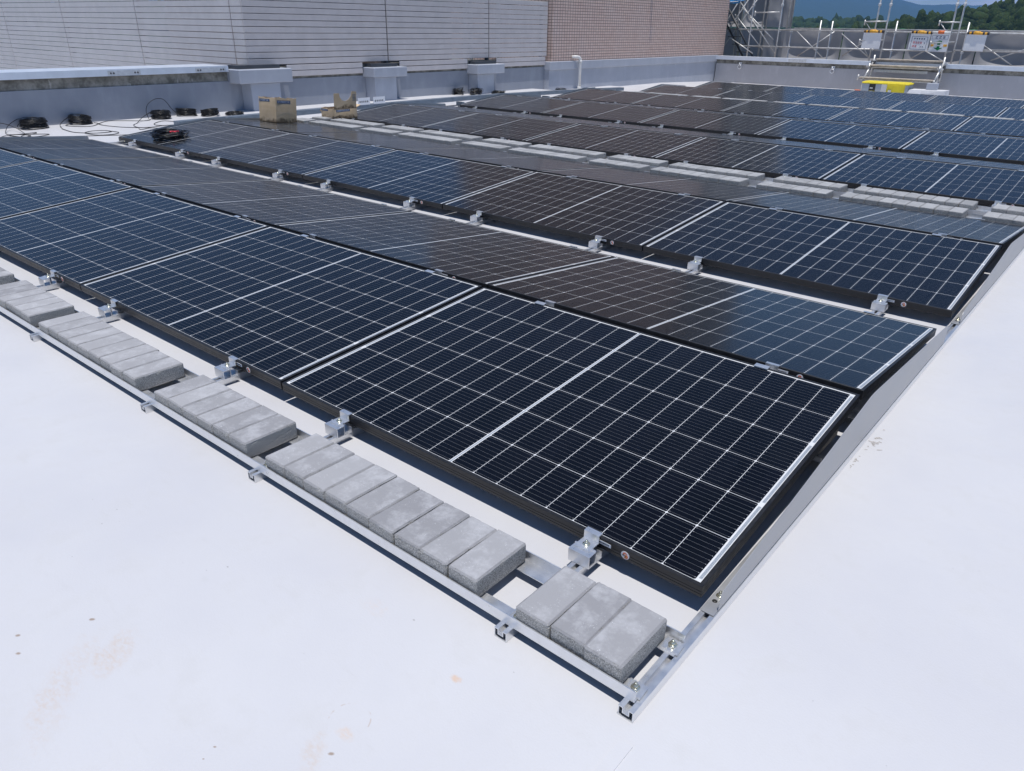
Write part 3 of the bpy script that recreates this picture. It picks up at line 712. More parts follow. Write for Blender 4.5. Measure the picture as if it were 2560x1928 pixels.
# ------------------------------------------------------------------ far parapet
FY=22.2
r=empty('parapet_wall',(-4.,FY,0)); m=MB(); m.box(-6.85,11,0,.25,-.35,.318); m.build('wall',M['wall2'],r)
m=MB(); m.box(-6.85,11,.012,.25,.318,.425); m.build('concrete_band',M['conc'],r)
m=MB(); m.box(-6.85,11,-.075,.33,.492,.528); m.box(-6.85,11,-.075,-.06,.428,.492); cpg=m.build('coping',M['coping'],r)
q=MB(); q.box(-4.55,-4.02,-.079,-.0752,.436,.515); q.build('joint_plate',M['galv'],cpg)
tag(r,'low grey parapet at the far edge of the roof, below the scaffolding','parapet wall')
for k,x in enumerate((-10.05,-7.25)):
    m=MB(); R=.055; m.tube([(R*cos(2*pi*t/20),-.0,-.06+R*sin(2*pi*t/20)) for t in range(20)],.010,8,True); m.tube([(0,.05,.03),(0,-.03,.03),(0,-.03,-.01)],.014,8); m.box(-.05,.05,.04,.075,-.01,.07)
    tag(m.build('anchor_ring',M['alu'],None,(x,FY-.055,.30)),f'steel anchor ring hanging on the far parapet, {("near the tiled corner","near the yellow crate")[k]}','anchor ring','anchor rings on the far parapet')

# ------------------------------------------------------------------ cardboard boxes
def label_strip(parent, axis, a0, a1, z0, z1, off, seed):
    q=MB(); g=MB(); rr=random.Random(seed)
    def bx_(mb,u0,u1,w0,w1,d0,d1):
        if axis=='x': mb.box(d0,d1,u0,u1,w0,w1)
        else: mb.box(u0,u1,d0,d1,w0,w1)
    s=1 if axis=='x' else -1
    d=sorted((off,off+s*.0007)); bx_(q,a0,a1,z0,z1,*d)
    u=a0+.012; d=sorted((off+s*.0007,off+s*.0011)); h=z1-z0
    while u<a1-.02:
        w=rr.uniform(.008,.014)
        bx_(g,u,u+w,z0+h*.62,z0+h*.72,*d)
        if rr.random()<.7: bx_(g,u+w*.4,u+w*.6,z0+h*.25,z0+h*.62,*d)
        if rr.random()<.6: bx_(g,u,u+w,z0+h*.25,z0+h*.34,*d)
        u+=w+.006
    l=q.build('printed_band',M['blueprint'],parent); g.build('printed_letters',M['paper'],l)
def carton(w,d,h,seed,flaps):
    rr=random.Random(seed); m=MB(); t=.004; N=10
    # four walls with uneven top edges and slightly bulging sides
    def wall(p0,p1,nrm):
        p0=Vector(p0);p1=Vector(p1);nrm=Vector(nrm)
        ph=rr.uniform(0,6)
        def fn(side):
            def f(u,v):
                hh=h+ (.006*sin(u*9+ph)+.004*sin(u*23+ph*2)) if v>=.999 else h*v
                bul=.005*sin(pi*u)*sin(pi*v)
                p=p0.lerp(p1,u)+nrm*(bul-side*t); return (p.x,p.y,hh if v>0 else 0)
            return f
        m.grid(fn(0),N,6,False); m.grid(fn(1),N,6,False)
        a=[fn(0)(i/N,1.) for i in range(N+1)]; b=[fn(1)(i/N,1.) for i in range(N+1)]
        m.add(a+b,[(i,i+1,N+2+i,N+1+i) for i in range(N)])
    wall((0,0,0),(w,0,0),(0,-1,0)); wall((w,0,0),(w,d,0),(1,0,0)); wall((w,d,0),(0,d,0),(0,1,0)); wall((0,d,0),(0,0,0),(-1,0,0))
    m.box(.004,w-.004,.004,d-.004,.001,.005)
    return m
b1=empty('cardboard_box',(-8.575,4.398,.1325),(-TH,0,.10)); carton(.325,.335,.292,1,0).build('carton',M['card'],b1,fix=False)
label_strip(b1,'y',.012,.215,.245,.275,-.003,5); label_strip(b1,'x',.02,.235,.232,.268,.3285,6)
q=MB(); q.box(.3302,.3308,.0,.335,.118,.1205); q.box(.3302,.3308,.205,.2065,.0,.28); q.build('crease',M['wood'],b1)
tag(b1,'tall open cardboard box with oil stained bottom standing on a solar panel','box')
b2=empty('cardboard_box',(-8.60,5.402,.0935),(0,0,-.04)); carton(.305,.385,.135,2,0).build('carton',M['card'],b2,fix=False)
label_strip(b2,'y',.012,.165,.100,.124,-.003,8); label_strip(b2,'x',.03,.26,.094,.124,.3085,9)
q=MB(); prof=[(0,0),(.372,-.004),(.378,.215),(.300,.222),(.285,.165),(.245,.118),(.190,.098),(.135,.112),(.100,.150),(.088,.205),(.0,.205)]
q.prism(prof,'x',0,.004); fl=q.build('flap',M['card'],b2,(.302,.004,.132),(0,RD(4),0))
q=MB(); 
for k in range(5): q.box(.0042,.0048,.308,.365,.10+k*.018,.106+k*.018)
q.build('printed_marks',M['blueprint'],fl)
q=MB(); q.prism([(0,0),(.34,0),(.31,.13),(.03,.12)],'x',0,.004); q.build('flap',M['card'],b2,(.0,.02,.133),(0,RD(-118),0))
q=MB(); q.prism([(0,0),(.28,0),(.26,.10),(.02,.10)],'y',0,.004); q.build('flap',M['card'],b2,(.012,.383,.133),(RD(-70),0,0))
tag(b2,'low cardboard box with one upright notched flap lying on the concrete blocks','box')

# ------------------------------------------------------------------ cables
def coil(name,R,H,turns,loc,seed,flat=False,tilt=0.,rad=.0038,mess=.004):
    offs={}
    rr=random.Random(seed); m=MB(); seg=26; pts=[]; ph=[rr.uniform(0,6.3) for _ in range(6)]
    for i in range(turns*seg+1):
        t=i/seg; a=2*pi*t+rr.uniform(-.02,.02); k=int(t)
        lay=(k*5)%turns/turns
        if k not in offs: offs[k]=(rr.gauss(0,mess),rr.gauss(0,mess),rr.uniform(1-mess*9,1),rr.uniform(.3,1)*mess)
        f=t-k; o0=offs[k]; 
        if k+1 not in offs: offs[k+1]=(rr.gauss(0,mess),rr.gauss(0,mess),rr.uniform(1-mess*9,1),rr.uniform(.3,1)*mess)
        o1=offs[k+1]; ox,oy,rs_,tz_=[p*(1-f)+q*f for p,q in zip(o0,o1)]
        rad_=(R*(1-.20*((k*0.37)%1.0))+.006*sin(a*2+ph[k%6]))*rs_
        z=.006+H*lay+.010*sin(a+ph[(k+2)%6])+tz_*(1+sin(a+ph[k%6]))*.9
        pts.append((ox+rad_*cos(a),oy+rad_*sin(a),max(.004,z)))
    m.tube(pts,rad,6)
    o=m.build(name,M['cable'],None,loc,(tilt,tilt*.5,seed*.9)); return o
COILS=[(-10.86,2.50,.165,.105,26,'thick black cable coil on the white floor, leftmost along the parapet'),
(-10.90,3.10,.150,.100,26,'neat upright black cable coil, second from left along the parapet'),
(-10.765,4.17,.140,.100,26,'drum shaped black cable coil beside the arching loop of cable'),
(-10.86,4.62,.145,.090,24,'slanting black cable coil just right of the arching loop of cable'),
(-10.62,4.86,.135,.085,24,'two banded black cable coil, third from the wide corner pillar'),
(-10.50,5.20,.135,.030,12,'flat black cable coil lying behind the duct near the wide corner pillar'),
(-10.93,10.62,.12,.10,18,'messy black cable heap left of the far pillar'),
(-10.72,10.93,.13,.09,18,'messy black cable heap in front of the far pillar'),
(-10.55,11.45,.15,.04,14,'low black cable coil right of the far pillar'),
(-10.50,13.6,.13,.05,12,'black cable coil on the floor below the tiled wall corner')]
for k,(x,y,R,H,n,lab) in enumerate(COILS):
    o=coil('cable_coil',R,H,n,(x,y,gz(y)+.004),k+1,tilt=.05 if k in(3,6,7) else .015,mess=.022 if k in(6,7) else .004); tag(o,lab,'cable coil','black cable coils by the wall')
pc=coil('cable_coil',.195,.030,24,(-8.02,2.87,.112),21,tilt=.0,rad=.0045,mess=.030); pc.rotation_euler=(TH,0,.4)
tag(pc,'glossy tangled black cable bundle lying on a solar panel under red pliers','cable coil')
pl=empty('pliers',(-8.05,2.985,.160),(.0,.12,2.4)); q=MB()
for s in (1,-1): q.tube([(0,s*.006,0),(-.03,s*.022,0),(-.07,s*.026,0),(-.115,s*.012,0)],[.007,.0085,.0085,.007],8)
q.build('handles',M['red'],pl); q=MB()
for s in (1,-1): q.tube([(0,s*.005,0),(.02,s*.010,0),(.055,s*.003,0)],[.008,.007,.003],8)
q.build('jaws',M['steel_dark'],pl); pl.scale=(1.5,1.5,1.5); tag(pl,'pliers with bright red handles resting on the cable bundle','pliers')
def smooth(pts,n=7,closed=False):
    P=[Vector(p) for p in pts]; out=[]
    for i in range(len(P)-1):
        p0=P[max(i-1,0)];p1=P[i];p2=P[i+1];p3=P[min(i+2,len(P)-1)]
        for k in range(n):
            t=k/n; out.append(.5*((2*p1)+(-p0+p2)*t+(2*p0-5*p1+4*p2-p3)*t*t+(-p0+3*p1-3*p2+p3)*t**3))
    return out+[P[-1]]
def cable(pts,lab,rad=.0042,z=.005):
    m=MB(); m.tube(smooth([(p[0],p[1],p[2] if len(p)>2 else z+.004*(i%3==1)) for i,p in enumerate(pts)]),rad,6)
    tag(m.build('loose_cable',M['cable']),lab,'cable','loose cables on the white floor')
cable([(-10.74,2.63),(-10.63,2.5),(-10.69,2.33),(-10.95,2.33,.02),(-11.0,2.42,.09),(-10.98,2.36,.11),(-10.80,2.18,.06),(-10.51,2.04),(-10.35,2.03),(-10.31,2.16),(-10.32,2.32),(-10.22,2.22),(-10.3,2.07),(-10.23,1.99),(-10.06,2.04),(-9.95,2.2),(-10.03,2.36),(-10.15,2.32),(-10.23,2.19)],'thin black cable looping on the floor in front of the leftmost coil')
cable([(-10.95,1.85,.05),(-10.9,2.1,.09),(-10.65,2.2,.05),(-10.22,2.17),(-10.06,2.16),(-9.99,2.07),(-10.1,2.07),(-10.16,2.14),(-10.06,2.16)],'thin black cable coming in from the left edge and ending in a small loop')
cable([(-10.15,1.86),(-10.24,1.97),(-9.98,2.07),(-9.8,2.29),(-9.62,2.54),(-9.53,2.76),(-9.42,2.94),(-9.3,3.2)],'thin black cable stretched along the left end of the second panel row')
cable([(-10.99,3.12,.10),(-10.96,2.98,.09),(-10.80,2.80,.03),(-10.60,2.73),(-10.41,2.68),(-10.07,2.66),(-9.88,2.74),(-9.76,2.81),(-9.78,2.97),(-9.84,3.03),(-9.95,2.99),(-10.03,2.88),(-9.94,2.75),(-9.78,2.71),(-9.59,2.76),(-9.54,2.92),(-9.63,3.03),(-9.8,3.04),(-9.89,3.02)],'thin black cable running from the second coil into an oval loop on the floor')
cable([(-10.93,2.95),(-10.79,2.86),(-10.63,2.92),(-10.53,3.08),(-10.72,3.25),(-10.90,3.27)],'short black cable curving round the foot of the second coil')
cable([(-10.72,3.25),(-10.92,3.47),(-10.84,3.66),(-10.64,3.87),(-10.74,4.0)],'thin black cable lying close to the parapet between the second and third coils')
cable([(-10.72,3.25),(-10.45,3.22),(-10.17,3.31),(-9.95,3.45),(-9.84,3.53)],'thin black cable crossing the floor towards the left end of the third panel row')
cable([(-10.85,4.23,.09),(-10.82,4.08,.10),(-10.68,3.86,.05),(-10.45,3.66),(-10.26,3.52),(-9.99,3.45),(-9.9,3.59),(-9.92,3.78),(-9.88,3.92),(-9.7,3.67),(-9.79,3.52),(-9.75,3.37),(-9.93,3.43)],'thin black cable with flattened loops beside the start of the duct')
cable([(-10.2,4.11),(-10.42,4.04),(-10.33,3.87),(-10.14,3.75),(-9.94,3.76),(-9.94,3.97)],'short black cable loop lying next to the duct end')
cable([(-10.84,4.02,.004),(-10.85,4.005,.10),(-10.85,4.04,.19),(-10.85,4.12,.247),(-10.85,4.20,.268),(-10.85,4.285,.255),(-10.85,4.34,.20),(-10.85,4.39,.12),(-10.85,4.45,.06)],'springy black cable arching high above the floor against the parapet')
cable([(-8.95,4.9,.095),(-8.55,4.99,.095),(-8.28,5.12,.094),(-8.25,5.32,.095),(-8.2,5.3,.13),(-8.2,5.38,.14),(-8.15,5.45,.10),(-7.9,5.62,.094),(-7.6,5.75,.09)],'thin black cable trailing over the concrete blocks in front of the low box')
# wood shavings beside the windbreak
m=MB()
for k in range(15):
    a=rnd.uniform(-.5,.5); l=rnd.uniform(.005,.020); x=rnd.gauss(.075,.018); y=rnd.gauss(1.20,.05)
    if x<.05: x=.055
    Mx=Matrix.Translation((x,y,.003))@Matrix.Rotation(a,4,'Z')@Matrix.Rotation(rnd.uniform(-.2,.2),4,'Y'); m.box(-l/2,l/2,-.0007,.0007,-.0005,.0005,Mx)
for k in range(10):
    a=rnd.uniform(0,pi); l=rnd.uniform(.004,.010); x=.058+abs(rnd.gauss(0,.012)); y=rnd.gauss(1.0,.05)
    Mx=Matrix.Translation((x,y,.002))@Matrix.Rotation(a,4,'Z'); m.box(-l/2,l/2,-.0006,.0006,-.0004,.0004,Mx)
tag(m.build('wood_shavings',M['wood']),'thin tan wood shavings scattered on the floor beside the right windbreak','wood shavings',None,'stuff')

# ------------------------------------------------------------------ far corner of the roof: crate, pad, stile
cy=20.75; cz=gz(cy)
r=empty('storage_crate',(-5.38,cy,cz)); w=.565; H=.275
m=MB(); m.cbox(-w-.015,w+.015,-.02,.46,H-.052,H-.012,.014); m.cbox(-w*.95,w*.95,.02,.42,H-.014,H+.002,.006)
for x in (-.30,.02,.30): m.box(x-.05,x+.05,-.028,-.018,H-.05,H-.02)
m.build('lid',M['yellow'],r)
m=MB(); m.box(-w+.02,w-.02,.03,.43,.01,H-.055); m.build('body',M['yellow'],r)
m=MB()
for a_,b_ in ((-w,-w+.18),(-.225,-.085),(w-.07,w)): m.cbox(a_,b_,-.005,.44,0,H-.056,.006)
m.build('grey_column',M['grey_pl'],r)
m=MB(); m.box(-.084,.05,.004,.029,.0,H-.056); m.build('white_panel',M['white_pl'],r)
m=MB(); m.box(-w+.181,-.226,.020,.029,.05,H-.057); m.build('recess',M['dark_pl'],r)
for q4 in ((-.36,-.29,.0,.019,.10,.13),(.10,.17,.0,.029,.02,.09)):
    m=MB(); m.box(*q4); m.build('latch',M['white_pl'],r)
tag(r,'yellow lidded plastic crate with grey columns standing below the far parapet','crate')
q=MB(); q.cbox(-.07,.07,-.04,.04,0,.05,.01); tag(q.build('tool_bag',M['orange'],None,(-6.07,cy+.1,cz)),'small orange item on the floor left of the yellow crate','bag')
r=empty('base_pad',(-4.32,20.8,gz(20.8))); m=MB()
m.add([(-.46,-.25,0),(.40,-.25,0),(.40,.30,0),(-.46,.30,0),(-.42,-.21,.135),(.41,-.24,.15),(.40,.28,.15),(-.42,.27,.14)],[(3,2,1,0),(4,5,6,7),(0,1,5,4),(1,2,6,5),(2,3,7,6),(3,0,4,7)])
m.build('pad',M['pad'],r); m=MB(); m.cbox(-.09,.15,.0,.20,.146,.30,.006); m.build('post',M['cap'],r)
tag(r,'low white concrete pad with a short grey post under the scaffold steps','concrete pad')
r=empty('scaffold_steps',(-5.3,21.6,0))
def tb_(m,a,b_,rad=.024): m.tube([Vector(a)-Vector((-5.3,21.6,0)),Vector(b_)-Vector((-5.3,21.6,0))],rad,10)
for nm,x0,x1,y0,y1,z in (('plank',-6.12,-4.42,22.05,22.29,.575),('plank',-6.15,-4.48,21.70,21.94,.435),('plank',-6.25,-4.42,21.36,21.60,.135)):
    q=MB(); q.cbox(x0+5.3,x1+5.3,y0-21.6,y1-21.6,z,z+.032,.004); q.build('plank',M['wood'],r)
q=MB()
for x in (-6.14,-4.40):
    tb_(q,(x,21.42,gz(21.4)),(x,21.42,.16)); tb_(q,(x,21.70,.0),(x,21.72,.50)); tb_(q,(x,22.0,.10),(x,22.02,.70)); tb_(q,(x,21.40,.12),(x,22.05,.57)); tb_(q,(x,21.68,.43),(x,22.3,.43))
    tb_(q,(x,21.42,.125),(x,22.1,.125))
for z,y in ((.55,22.17),(.41,21.82),(.11,21.48)): tb_(q,(-6.25,y,z),(-4.33,y,z))
tb_(q,(-6.28,21.40,.08),(-6.28,21.40,.22))
q.build('frame',M['galv_tube'],r)
q=MB()
for k in range(34): q.box(-.72+k*.038,-.695+k*.038,.235,.25,.29,.345)
q.box(-.74,.60,.25,.262,.285,.35); q.build('grating',M['galv'],r)
q=MB()
for x,y,z in ((-4.40,21.75,.25),(-4.38,22.0,.45),(-6.14,22.0,.50),(-4.42,21.5,.10)): q.cbox(x+5.3-.05,x+5.3+.05,y-21.6-.05,y-21.6+.05,z-.05,z+.06,.012)
q.build('coupler',M['dark_rec'],r)
tag(r,'scaffold steps with timber planks bridging over the far parapet','scaffold steps')

# ------------------------------------------------------------------ scaffold guard with mesh sheets
sc=empty('scaffold_guard',(-6.,23.2,0))
def rel(p): return Vector(p)-Vector((-6.,23.2,0))
def tube(nm,a,b_,rad=.0215,extra=None):
    q=MB(); q.tube([rel(a),rel(b_)],rad,10); o=q.build(nm,M['galv_tube'],sc)
    return o
def couplers(par,pts):
    q=MB()
    for p in pts: q.cbox(p[0]+6-.036,p[0]+6+.036,p[1]-23.2-.04,p[1]-23.2+.036,p[2]-.035,p[2]+.035,.010); q.cyl((p[0]+6+.03,p[1]-23.2-.02,p[2]+.02),(.3,-1,.1),.010,.05,8)
    q.build('coupler',M['galv'],par)
posts=[(-10.30,3.4),(-9.39,3.4),(-9.02,1.27),(-8.17,1.545),(-7.83,1.53),(-6.60,3.3),(-6.31,3.3),(-6.06,1.545),(-4.65,3.3),(-4.465,3.3),(-4.27,1.525),(-2.45,1.54),(-.65,1.54),(1.15,1.54),(2.95,1.54),(4.75,1.54)]
for x,zt in posts:
    o=tube('post',(x,23.2 if zt<3 else 23.14,-.6),(x,23.2 if zt<3 else 23.14,zt)); couplers(o,[(x,23.2,1.255),(x,23.2,.795)])
    if zt>3: couplers(o,[(x,23.14,1.95)])
tube('rail',(-10.7,23.16,1.275),(5.2,23.16,1.278)); tube('rail',(-10.6,23.17,.806),(-4.5,23.17,.812)); tube('rail',(-4.48,23.12,.845),(5.2,23.12,.835)); tube('rail',(-9.2,23.86,1.325),(5.2,23.86,1.335),.018); tube('rail',(-4.3,23.6,.87),(5.2,23.6,.87),.018)
for a,b_ in (((-10.22,23.14,1.745),(-9.42,23.14,1.76)),((-6.90,23.1,1.52),(-6.33,23.14,1.535)),((-6.93,23.05,1.03),(-6.33,23.14,1.055)),((-4.97,23.1,1.525),(-4.48,23.14,1.525)),((-5.05,23.0,1.02),(-4.5,23.14,1.045))):
    tube('bracket',a,b_,.019); tube('bracket',(a[0],a[1],a[2]-.09),(a[0],a[1],a[2]+.045),.019)
tube('bracket',(-6.86,23.1,1.49),(-6.63,23.14,1.22),.012); tube('bracket',(-6.90,23.05,1.0),(-6.63,23.14,.62),.012); tube('bracket',(-4.93,23.1,1.49),(-4.67,23.14,1.2),.012)
for a,b_ in (((-8.95,23.45,1.25),(-8.05,23.45,.55)),((-8.85,23.55,.55),(-7.85,23.55,1.25)),((-7.6,23.45,1.20),(-6.7,23.45,.58)),((-7.5,23.55,.60),(-6.6,23.55,1.25)),((-5.15,23.0,.82),(-4.60,23.05,.55)),((-5.6,23.55,.60),(-4.75,23.55,1.15)),((-3.90,23.3,1.03),(-3.05,23.3,.52)),((-3.6,23.5,.62),(-2.4,23.5,1.1)),((-2.1,23.3,1.2),(-.9,23.3,.52)),((-2.0,23.5,.55),(-.8,23.5,1.2)),((-10.9,23.1,1.02),(-10.1,23.1,.60)),((-10.9,23.35,2.1),(-9.5,23.4,.60)),((-10.75,23.3,1.9),(-9.6,23.35,1.0)),((-11.,23.4,1.7),(-10.,23.6,.7))):
    tube('brace',a,b_,.015)
q=MB(); q.box(rel((-10.8,0,0)).x,rel((5.2,0,0)).x,-.60,.75,.40,.44); q.build('deck',M['deck'],sc)
def sheet(x0,x1,z0,z1,y,seed,depth=.14,par=sc,base=(-6.,23.2,0)):
    rr=random.Random(seed); ph=rr.uniform(0,6); a1=rr.uniform(.7,1.2); sk=rr.uniform(-.25,.25); m=MB()
    def fn(u,v):
        e=sin(pi*u)**.8*sin(pi*v)**.8 if 0<u<1 and 0<v<1 else 0
        yy=y-depth*a1*e*(1+sk*cos(pi*u)) - .02*sin(u*13+ph+v*4)*e - .012*sin(v*17+u*6+ph)*e
        return (x0+(x1-x0)*u-base[0], yy-base[1], z0+(z1-z0)*v-.03*sin(pi*u)*(v>.99)-base[2])
    m.grid(fn,22,16); return m.build('mesh_sheet',M['sheet'],par,fix=False)
xx=-9.45; k=0
while xx<5.:
    sheet(xx,xx+1.77,.44,1.335,23.80,k+3,-.26); xx+=1.80; k+=1
for k in range(4):
    x=-7.98+k*1.8; q=MB(); q.tube([rel((x,23.9,1.335)),rel((x+.12,23.88,1.35)),rel((x+.2,23.9,1.34))],.014,6); q.build('strap',M['green'],sc)
tag(sc,'galvanised scaffold guard rails with grey mesh sheets along the far edge of the roof','scaffold')
tw=empty('sheeted_scaffold_tower',(-12.5,24.5,0)); k=0
for (xa,xb) in ((-15.8,-14.1),(-14.05,-12.3),(-12.25,-11.25),(-11.2,-10.38),(-10.34,-9.56)):
    for zz in range(5):
        z0=-.4+zz*1.75; s_=sheet(xa,xb,z0,z0+1.72,24.5 if k<15 else (24.5 if k<20 else 24.42),k+60,-.42 if xb<-10 else -.05,tw,(-12.5,24.5,0)); k+=1
for x in (-14.07,-12.28,-11.22,-10.36,-9.55):
    q=MB(); q.tube([(x+12.5,-.35,-.6),(x+12.5,-.35,8.3)],.024,10); q.tube([(x+12.5,-.05,-.6),(x+12.5,-.05,8.3)],.024,10); q.build('post',M['galv_tube'],tw)
q=MB()
for z in (.45,2.2,3.95,5.7): q.tube([(-3.2,-.35,z),(2.95,-.35,z)],.022,8)
for i in range(3): q.tube([(.3+.25*i,-.36,.5+.05*i),(1.3+.3*i,-.36,2.2)],.018,8)
q.build('brace',M['galv_tube'],tw)
q=MB()   # stair flight
for z0 in (-.3,):
    for dx in (0,.35): q.tube([(.55+dx,-.45,1.95),(1.75+dx,-.45,.35)],.03,6)
    for s_ in range(7): q.box(.62+s_*.17,1.05+s_*.17,-.62,-.40,1.72-s_*.225,1.745-s_*.225)
q.build('stair_flight',M['dark_rec'],tw)
tag(tw,'tall scaffold tower wrapped in dark grey billowing sheets beside the tiled building','scaffold tower')
m=MB(); rr=random.Random(4)
def fn(u,v):
    a=2*pi*u; p=pi*v; R=1+.18*sin(3*a+1)*sin(p)+.12*sin(7*p+a*2); return (.30*R*cos(a)*sin(p)+.25*cos(p),.16*R*sin(a)*sin(p),.13*R*cos(p)*1.+.10*cos(a)*sin(p))
m.grid(fn,24,14); tp=m.build('tarpaulin_bundle',M['tarp'],None,(-11.05,23.05,2.03),(0,.25,0)); 
q=MB(); q.tube([(-.05,-.19,.14),(-.03,-.20,-.1),(-.06,-.19,-.42)],.008,6); q.tube([(-.3,-.17,-.12),(.0,-.2,.0),(.32,-.15,.10)],.008,6); q.build('rope',M['paper'],tp)
tag(tp,'bundled blue tarpaulin tied up on the scaffold beside the tiled wall','tarpaulin')

# ------------------------------------------------------------------ hanging signs
def sign(x0,x1,z0,z1,lab,tilt=0.,clip='amber',stripe=True):
    r=empty('safety_sign',((x0+x1)/2,23.06,z1),(0,tilt,0)); w=(x1-x0)/2; h=z1-z0
    m=MB(); m.cbox(-w,w,-.006,.002,-h,-.02,.002); m.build('board',M['paper'],r)
    m=MB(); m.tube([(-w*.98,.0,-.012),(w*.98,.0,-.012)],.032,12); ro=m.build('rail_sleeve',M['white_pl' if not stripe else 'amber'],r)
    m=MB()
    if stripe:
        for s in (-1,1):
            for k in range(2): m.tube([(s*(w*.55+k*.10),0,-.012),(s*(w*.55+k*.10)+.045,0,-.012)],.0335,12)
        m.build('black_stripe',M['ink'],ro)
    m=MB(); m.tube([(-.075,-.0,-.004),(.075,-.0,-.004)],.042,12); m.build('sleeve_centre',M[clip],ro)
    tag(r,lab,'sign','signs hanging on the scaffold rail'); return r
sign(-6.86,-6.36,.83,1.285,'blank white sign hanging between the twin tall posts on the left',.0)
s2=sign(-5.60,-5.10,.82,1.28,'white sign with a framed notice in red characters',.03)
q=MB()
for a,b_,c,d in ((-.20,.20,-.12,-.112),(-.20,.20,-.432,-.424),(-.20,-.192,-.424,-.12),(.192,.20,-.424,-.12)): q.box(a,b_,-.0085,-.006,c,d)
for k in range(5): q.box(-.14+k*.06,-.11+k*.06,-.0085,-.006,-.185,-.150)
fr_=q.build('notice_frame',M['blueprint'],s2)
q=MB(); rr=random.Random(2)
def glyph(q,cx,cz,s,rr):
    for k in range(3): q.box(cx-s/2,cx+s/2,-.0085,-.006,cz-s/2+k*s/2.4,cz-s/2+k*s/2.4+s*.15)
    xk=cx+rr.uniform(-.3,.3)*s; q.box(xk-s*.08,xk+s*.08,-.0088,-.006,cz-s/2,cz+s/2)
for row,zz in ((0,-.265),(1,-.355)):
    for k in range(4-row*2): glyph(q,-.13+k*.062,zz,.046,rr)
q.build('red_characters',M['red'],s2)
q=MB(); glyph(q,.06,-.365,.03,rr); glyph(q,.115,-.365,.03,rr); glyph(q,.14,-.27,.03,rr); q.build('small_characters',M['blueprint'],s2)
s3=sign(-5.08,-4.63,.80,1.285,'white sign with a green cross emblem and dark lettering',.0,'orange',False)
q=MB()
for a,b_,c,d in ((-.20,.20,-.085,-.079),(-.20,.20,-.176,-.170),(-.20,-.194,-.170,-.085),(.194,.20,-.170,-.085)): q.box(a,b_,-.0085,-.006,c,d)
def stroke(q,p,w=.011):
    for a,b_ in zip(p,p[1:]):
        a=Vector(a);b_=Vector(b_);t=(b_-a).normalized();n=Vector((-t.y,t.x))*w/2
        q.prism([(v.x,v.y) for v in (a-n,b_-n,b_+n,a+n)],'y',-.009-rnd.uniform(0,.0008),-.006)
for cx in (-.085,.005): stroke(q,[(cx-.028,-.105),(cx+.028,-.105),(cx-.028,-.152),(cx+.028,-.152)])
stroke(q,[(.07,-.105),(.115,-.105),(.115,-.152),(.07,-.152)]); stroke(q,[(.07,-.129),(.115,-.129)])
q.build('dark_lettering',M['blueprint'],s3)
q=MB(); q.prism([(-.11,-.255),(0,-.205),(.07,-.215),(.07,-.275),(.035,-.275),(.035,-.315),(-.035,-.315),(-.035,-.262)],'y',-.010,-.006)
q.prism([(-.035,-.345),(.035,-.345),(.035,-.385),(.11,-.385),(0,-.455),(-.11,-.385),(-.035,-.385)],'y',-.010,-.006); q.build('green_emblem',M['green'],s3)
q=MB(); 
for a in (-.165,.165): q.prism([(a-.045,-.30),(a+.045,-.30),(a+.045,-.355),(a-.045,-.355)],'y',-.009,-.006)
q.build('yellow_marks',M['amber'],s3)
sign(-4.235,-3.755,.84,1.28,'blank white sign hanging right of the green cross sign',.02)

# ------------------------------------------------------------------ hills, forest, mountains
import numpy as np
def azp(az,D,z=0): return (-D*sin(RD(az))+.54, D*cos(RD(az))-1.4, z)
CAMZ=1.30
def lerp(tab,x):
    if x<=tab[0][0]: return tab[0][1]
    for (a,va),(b,vb) in zip(tab,tab[1:]):
        if x<=b: return va+(vb-va)*(x-a)/(b-a)
    return tab[-1][1]
E_R=[(-40,2.6),(-10,2.9),(0,2.7),(5,2.35),(8.7,1.93),(9.7,1.73),(10.8,1.58),(11.9,1.40),(13,1.18),(14.5,.92),(16.,.66),(18,.40),(20,.2),(24,-.3)]
E_M=[(-40,.9),(5,.9),(13,.92),(14.5,.80),(16.9,.86),(18.5,.98),(19.4,.84),(20.6,1.02),(21.5,.90),(26,1.1),(40,1.4),(80,1.2)]
def hill(name,tab,D0,D1,az0,az1,nA,nD,drop):
    m=MB()
    def fn(u,v):
        az=az0+(az1-az0)*u; D=D0+(D1-D0)*v
        top=CAMZ+D1*math.tan(RD(lerp(tab,az)))-drop; t=min(1,v/.85); t=t*t*(3-2*t)
        return azp(az,D,-12.3+(top+12.3)*t)
    m.grid(fn,nA,nD); o=m.build(name,M['leaf'],fix=False); tag(o,kind='structure'); return fn
f_r=hill('hills',E_R,215,330,-40,25,90,14,6.6); f_m=hill('hills',E_M,430,620,-40,80,110,10,9.8)
def ico(sub,seed):
    import bmesh
    bm=bmesh.new(); bmesh.ops.create_icosphere(bm,subdivisions=sub,radius=1.); off=Vector((seed*7.3,seed*3.1,0)); 
    for v in bm.verts:
        n=mnoise.noise(v.co*1.6+off)*.34+mnoise.noise(v.co*3.9+off)*.26+mnoise.noise(v.co*8.+off)*.12; v.co*=(1+n)
    bm.verts.ensure_lookup_table(); P=np.array([v.co[:] for v in bm.verts]); F=np.array([[v.index for v in f.verts] for f in bm.faces]); bm.free(); return P,F
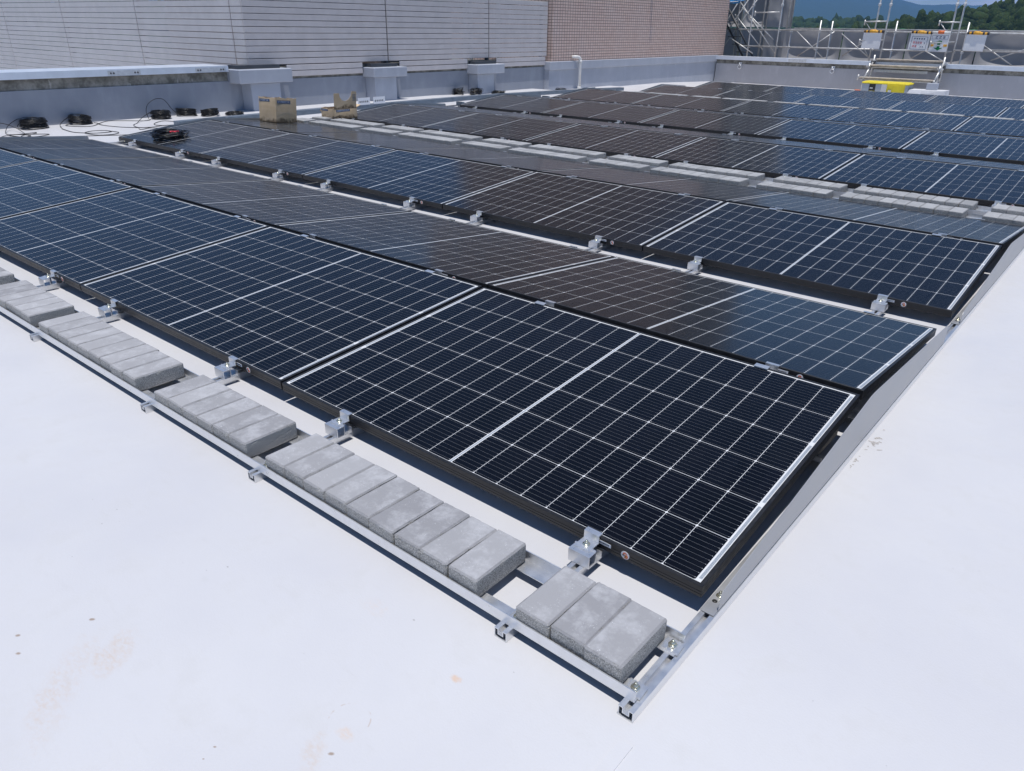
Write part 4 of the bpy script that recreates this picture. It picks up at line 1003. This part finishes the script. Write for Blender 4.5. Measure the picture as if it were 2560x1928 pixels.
def forest(name,fn,n,r0,r1,sub,mat,seed,vmin,conif=.25,azf=None):
    rr=random.Random(seed); base=[ico(sub,k+seed) for k in range(7)]; VV=[];FF=[];o=0
    for i in range(n):
        u=rr.random(); v=vmin+(1-vmin)*rr.random()**.9; x,y,z=fn(u,v); R=rr.uniform(r0,r1); P,F=base[rr.randrange(7)]
        a=rr.uniform(0,6.28); c,s=cos(a),sin(a)
        if rr.random()<conif: sc_=np.array([R*.62,R*.62,R*1.35]); h=R*1.0
        else: sc_=np.array([R,R,R*rr.uniform(.75,1.05)]); h=R*.75
        Q=P*sc_; Q=np.stack([Q[:,0]*c-Q[:,1]*s+x,Q[:,0]*s+Q[:,1]*c+y,Q[:,2]+z+h*rr.uniform(.7,1.15)],1)
        VV.append(Q);FF.append(F+o);o+=len(P)
    V=np.concatenate(VV);F=np.concatenate(FF); me=bpy.data.meshes.new(name)
    me.vertices.add(len(V)); me.vertices.foreach_set('co',V.astype('f').ravel()); me.loops.add(F.size); me.loops.foreach_set('vertex_index',F.astype('i').ravel())
    me.polygons.add(len(F)); me.polygons.foreach_set('loop_start',np.arange(0,F.size,3,dtype='i')); me.polygons.foreach_set('loop_total',np.full(len(F),3,dtype='i')); me.update(calc_edges=True); me.validate()
    me.polygons.foreach_set('use_smooth',np.ones(len(F),dtype=bool)); me.materials.append(mat); return tag(place(name,me),kind='stuff')
forest('forest',f_r,5200,1.3,2.9,2,M['leaf'],11,.30)
forest('distant_forest',f_m,3000,2.4,4.6,2,M['leaf_far'],31,.35,.15)
E_T=[(-60,1.2),(0,1.3),(8,1.35),(11,1.42),(12.4,1.50),(13.1,1.47),(13.8,1.46),(14.3,1.56),(14.9,1.72),(15.8,2.0),(17,2.15),(18.5,2.35),(20,2.3),(22,2.6),(26,2.4),(32,2.7),(45,2.2),(60,1.6),(90,1.0)]
m=MB()
def fn(u,v):
    az=-60+150*u; D=2500+1900*v; hgt=CAMZ+4400*math.tan(RD(lerp(E_T,az)))
    t=v**.8; n=mnoise.fractal(Vector((az*.22,v*3.2,4.)),.9,2.1,5); rid=mnoise.fractal(Vector((az*1.1,v*1.2,9.)),.8,2.1,3)
    return azp(az,D,-12+(hgt+12)*t+ (n*34+rid*16)*sin(pi*min(v,.96))*t)
m.grid(fn,420,26); tag(m.build('mountains',M['mtn'],fix=False),kind='structure')

# ------------------------------------------------------------------ air between here and the mountains
hz=MB(); hz.box(-5100,2400,-880,6400,-13.2,290); hm=bpy.data.materials.new('haze_air'); hm.use_nodes=True; t_=hm.node_tree; t_.nodes.clear()
pv=t_.nodes.new('ShaderNodeVolumePrincipled'); pv.inputs['Color'].default_value=(.24,.50,1.,1); pv.inputs['Density'].default_value=.00022; pv.inputs['Anisotropy'].default_value=0.
ou=t_.nodes.new('ShaderNodeOutputMaterial'); t_.links.new(pv.outputs[0],ou.inputs['Volume'])
tag(hz.build('haze',hm),kind='stuff')
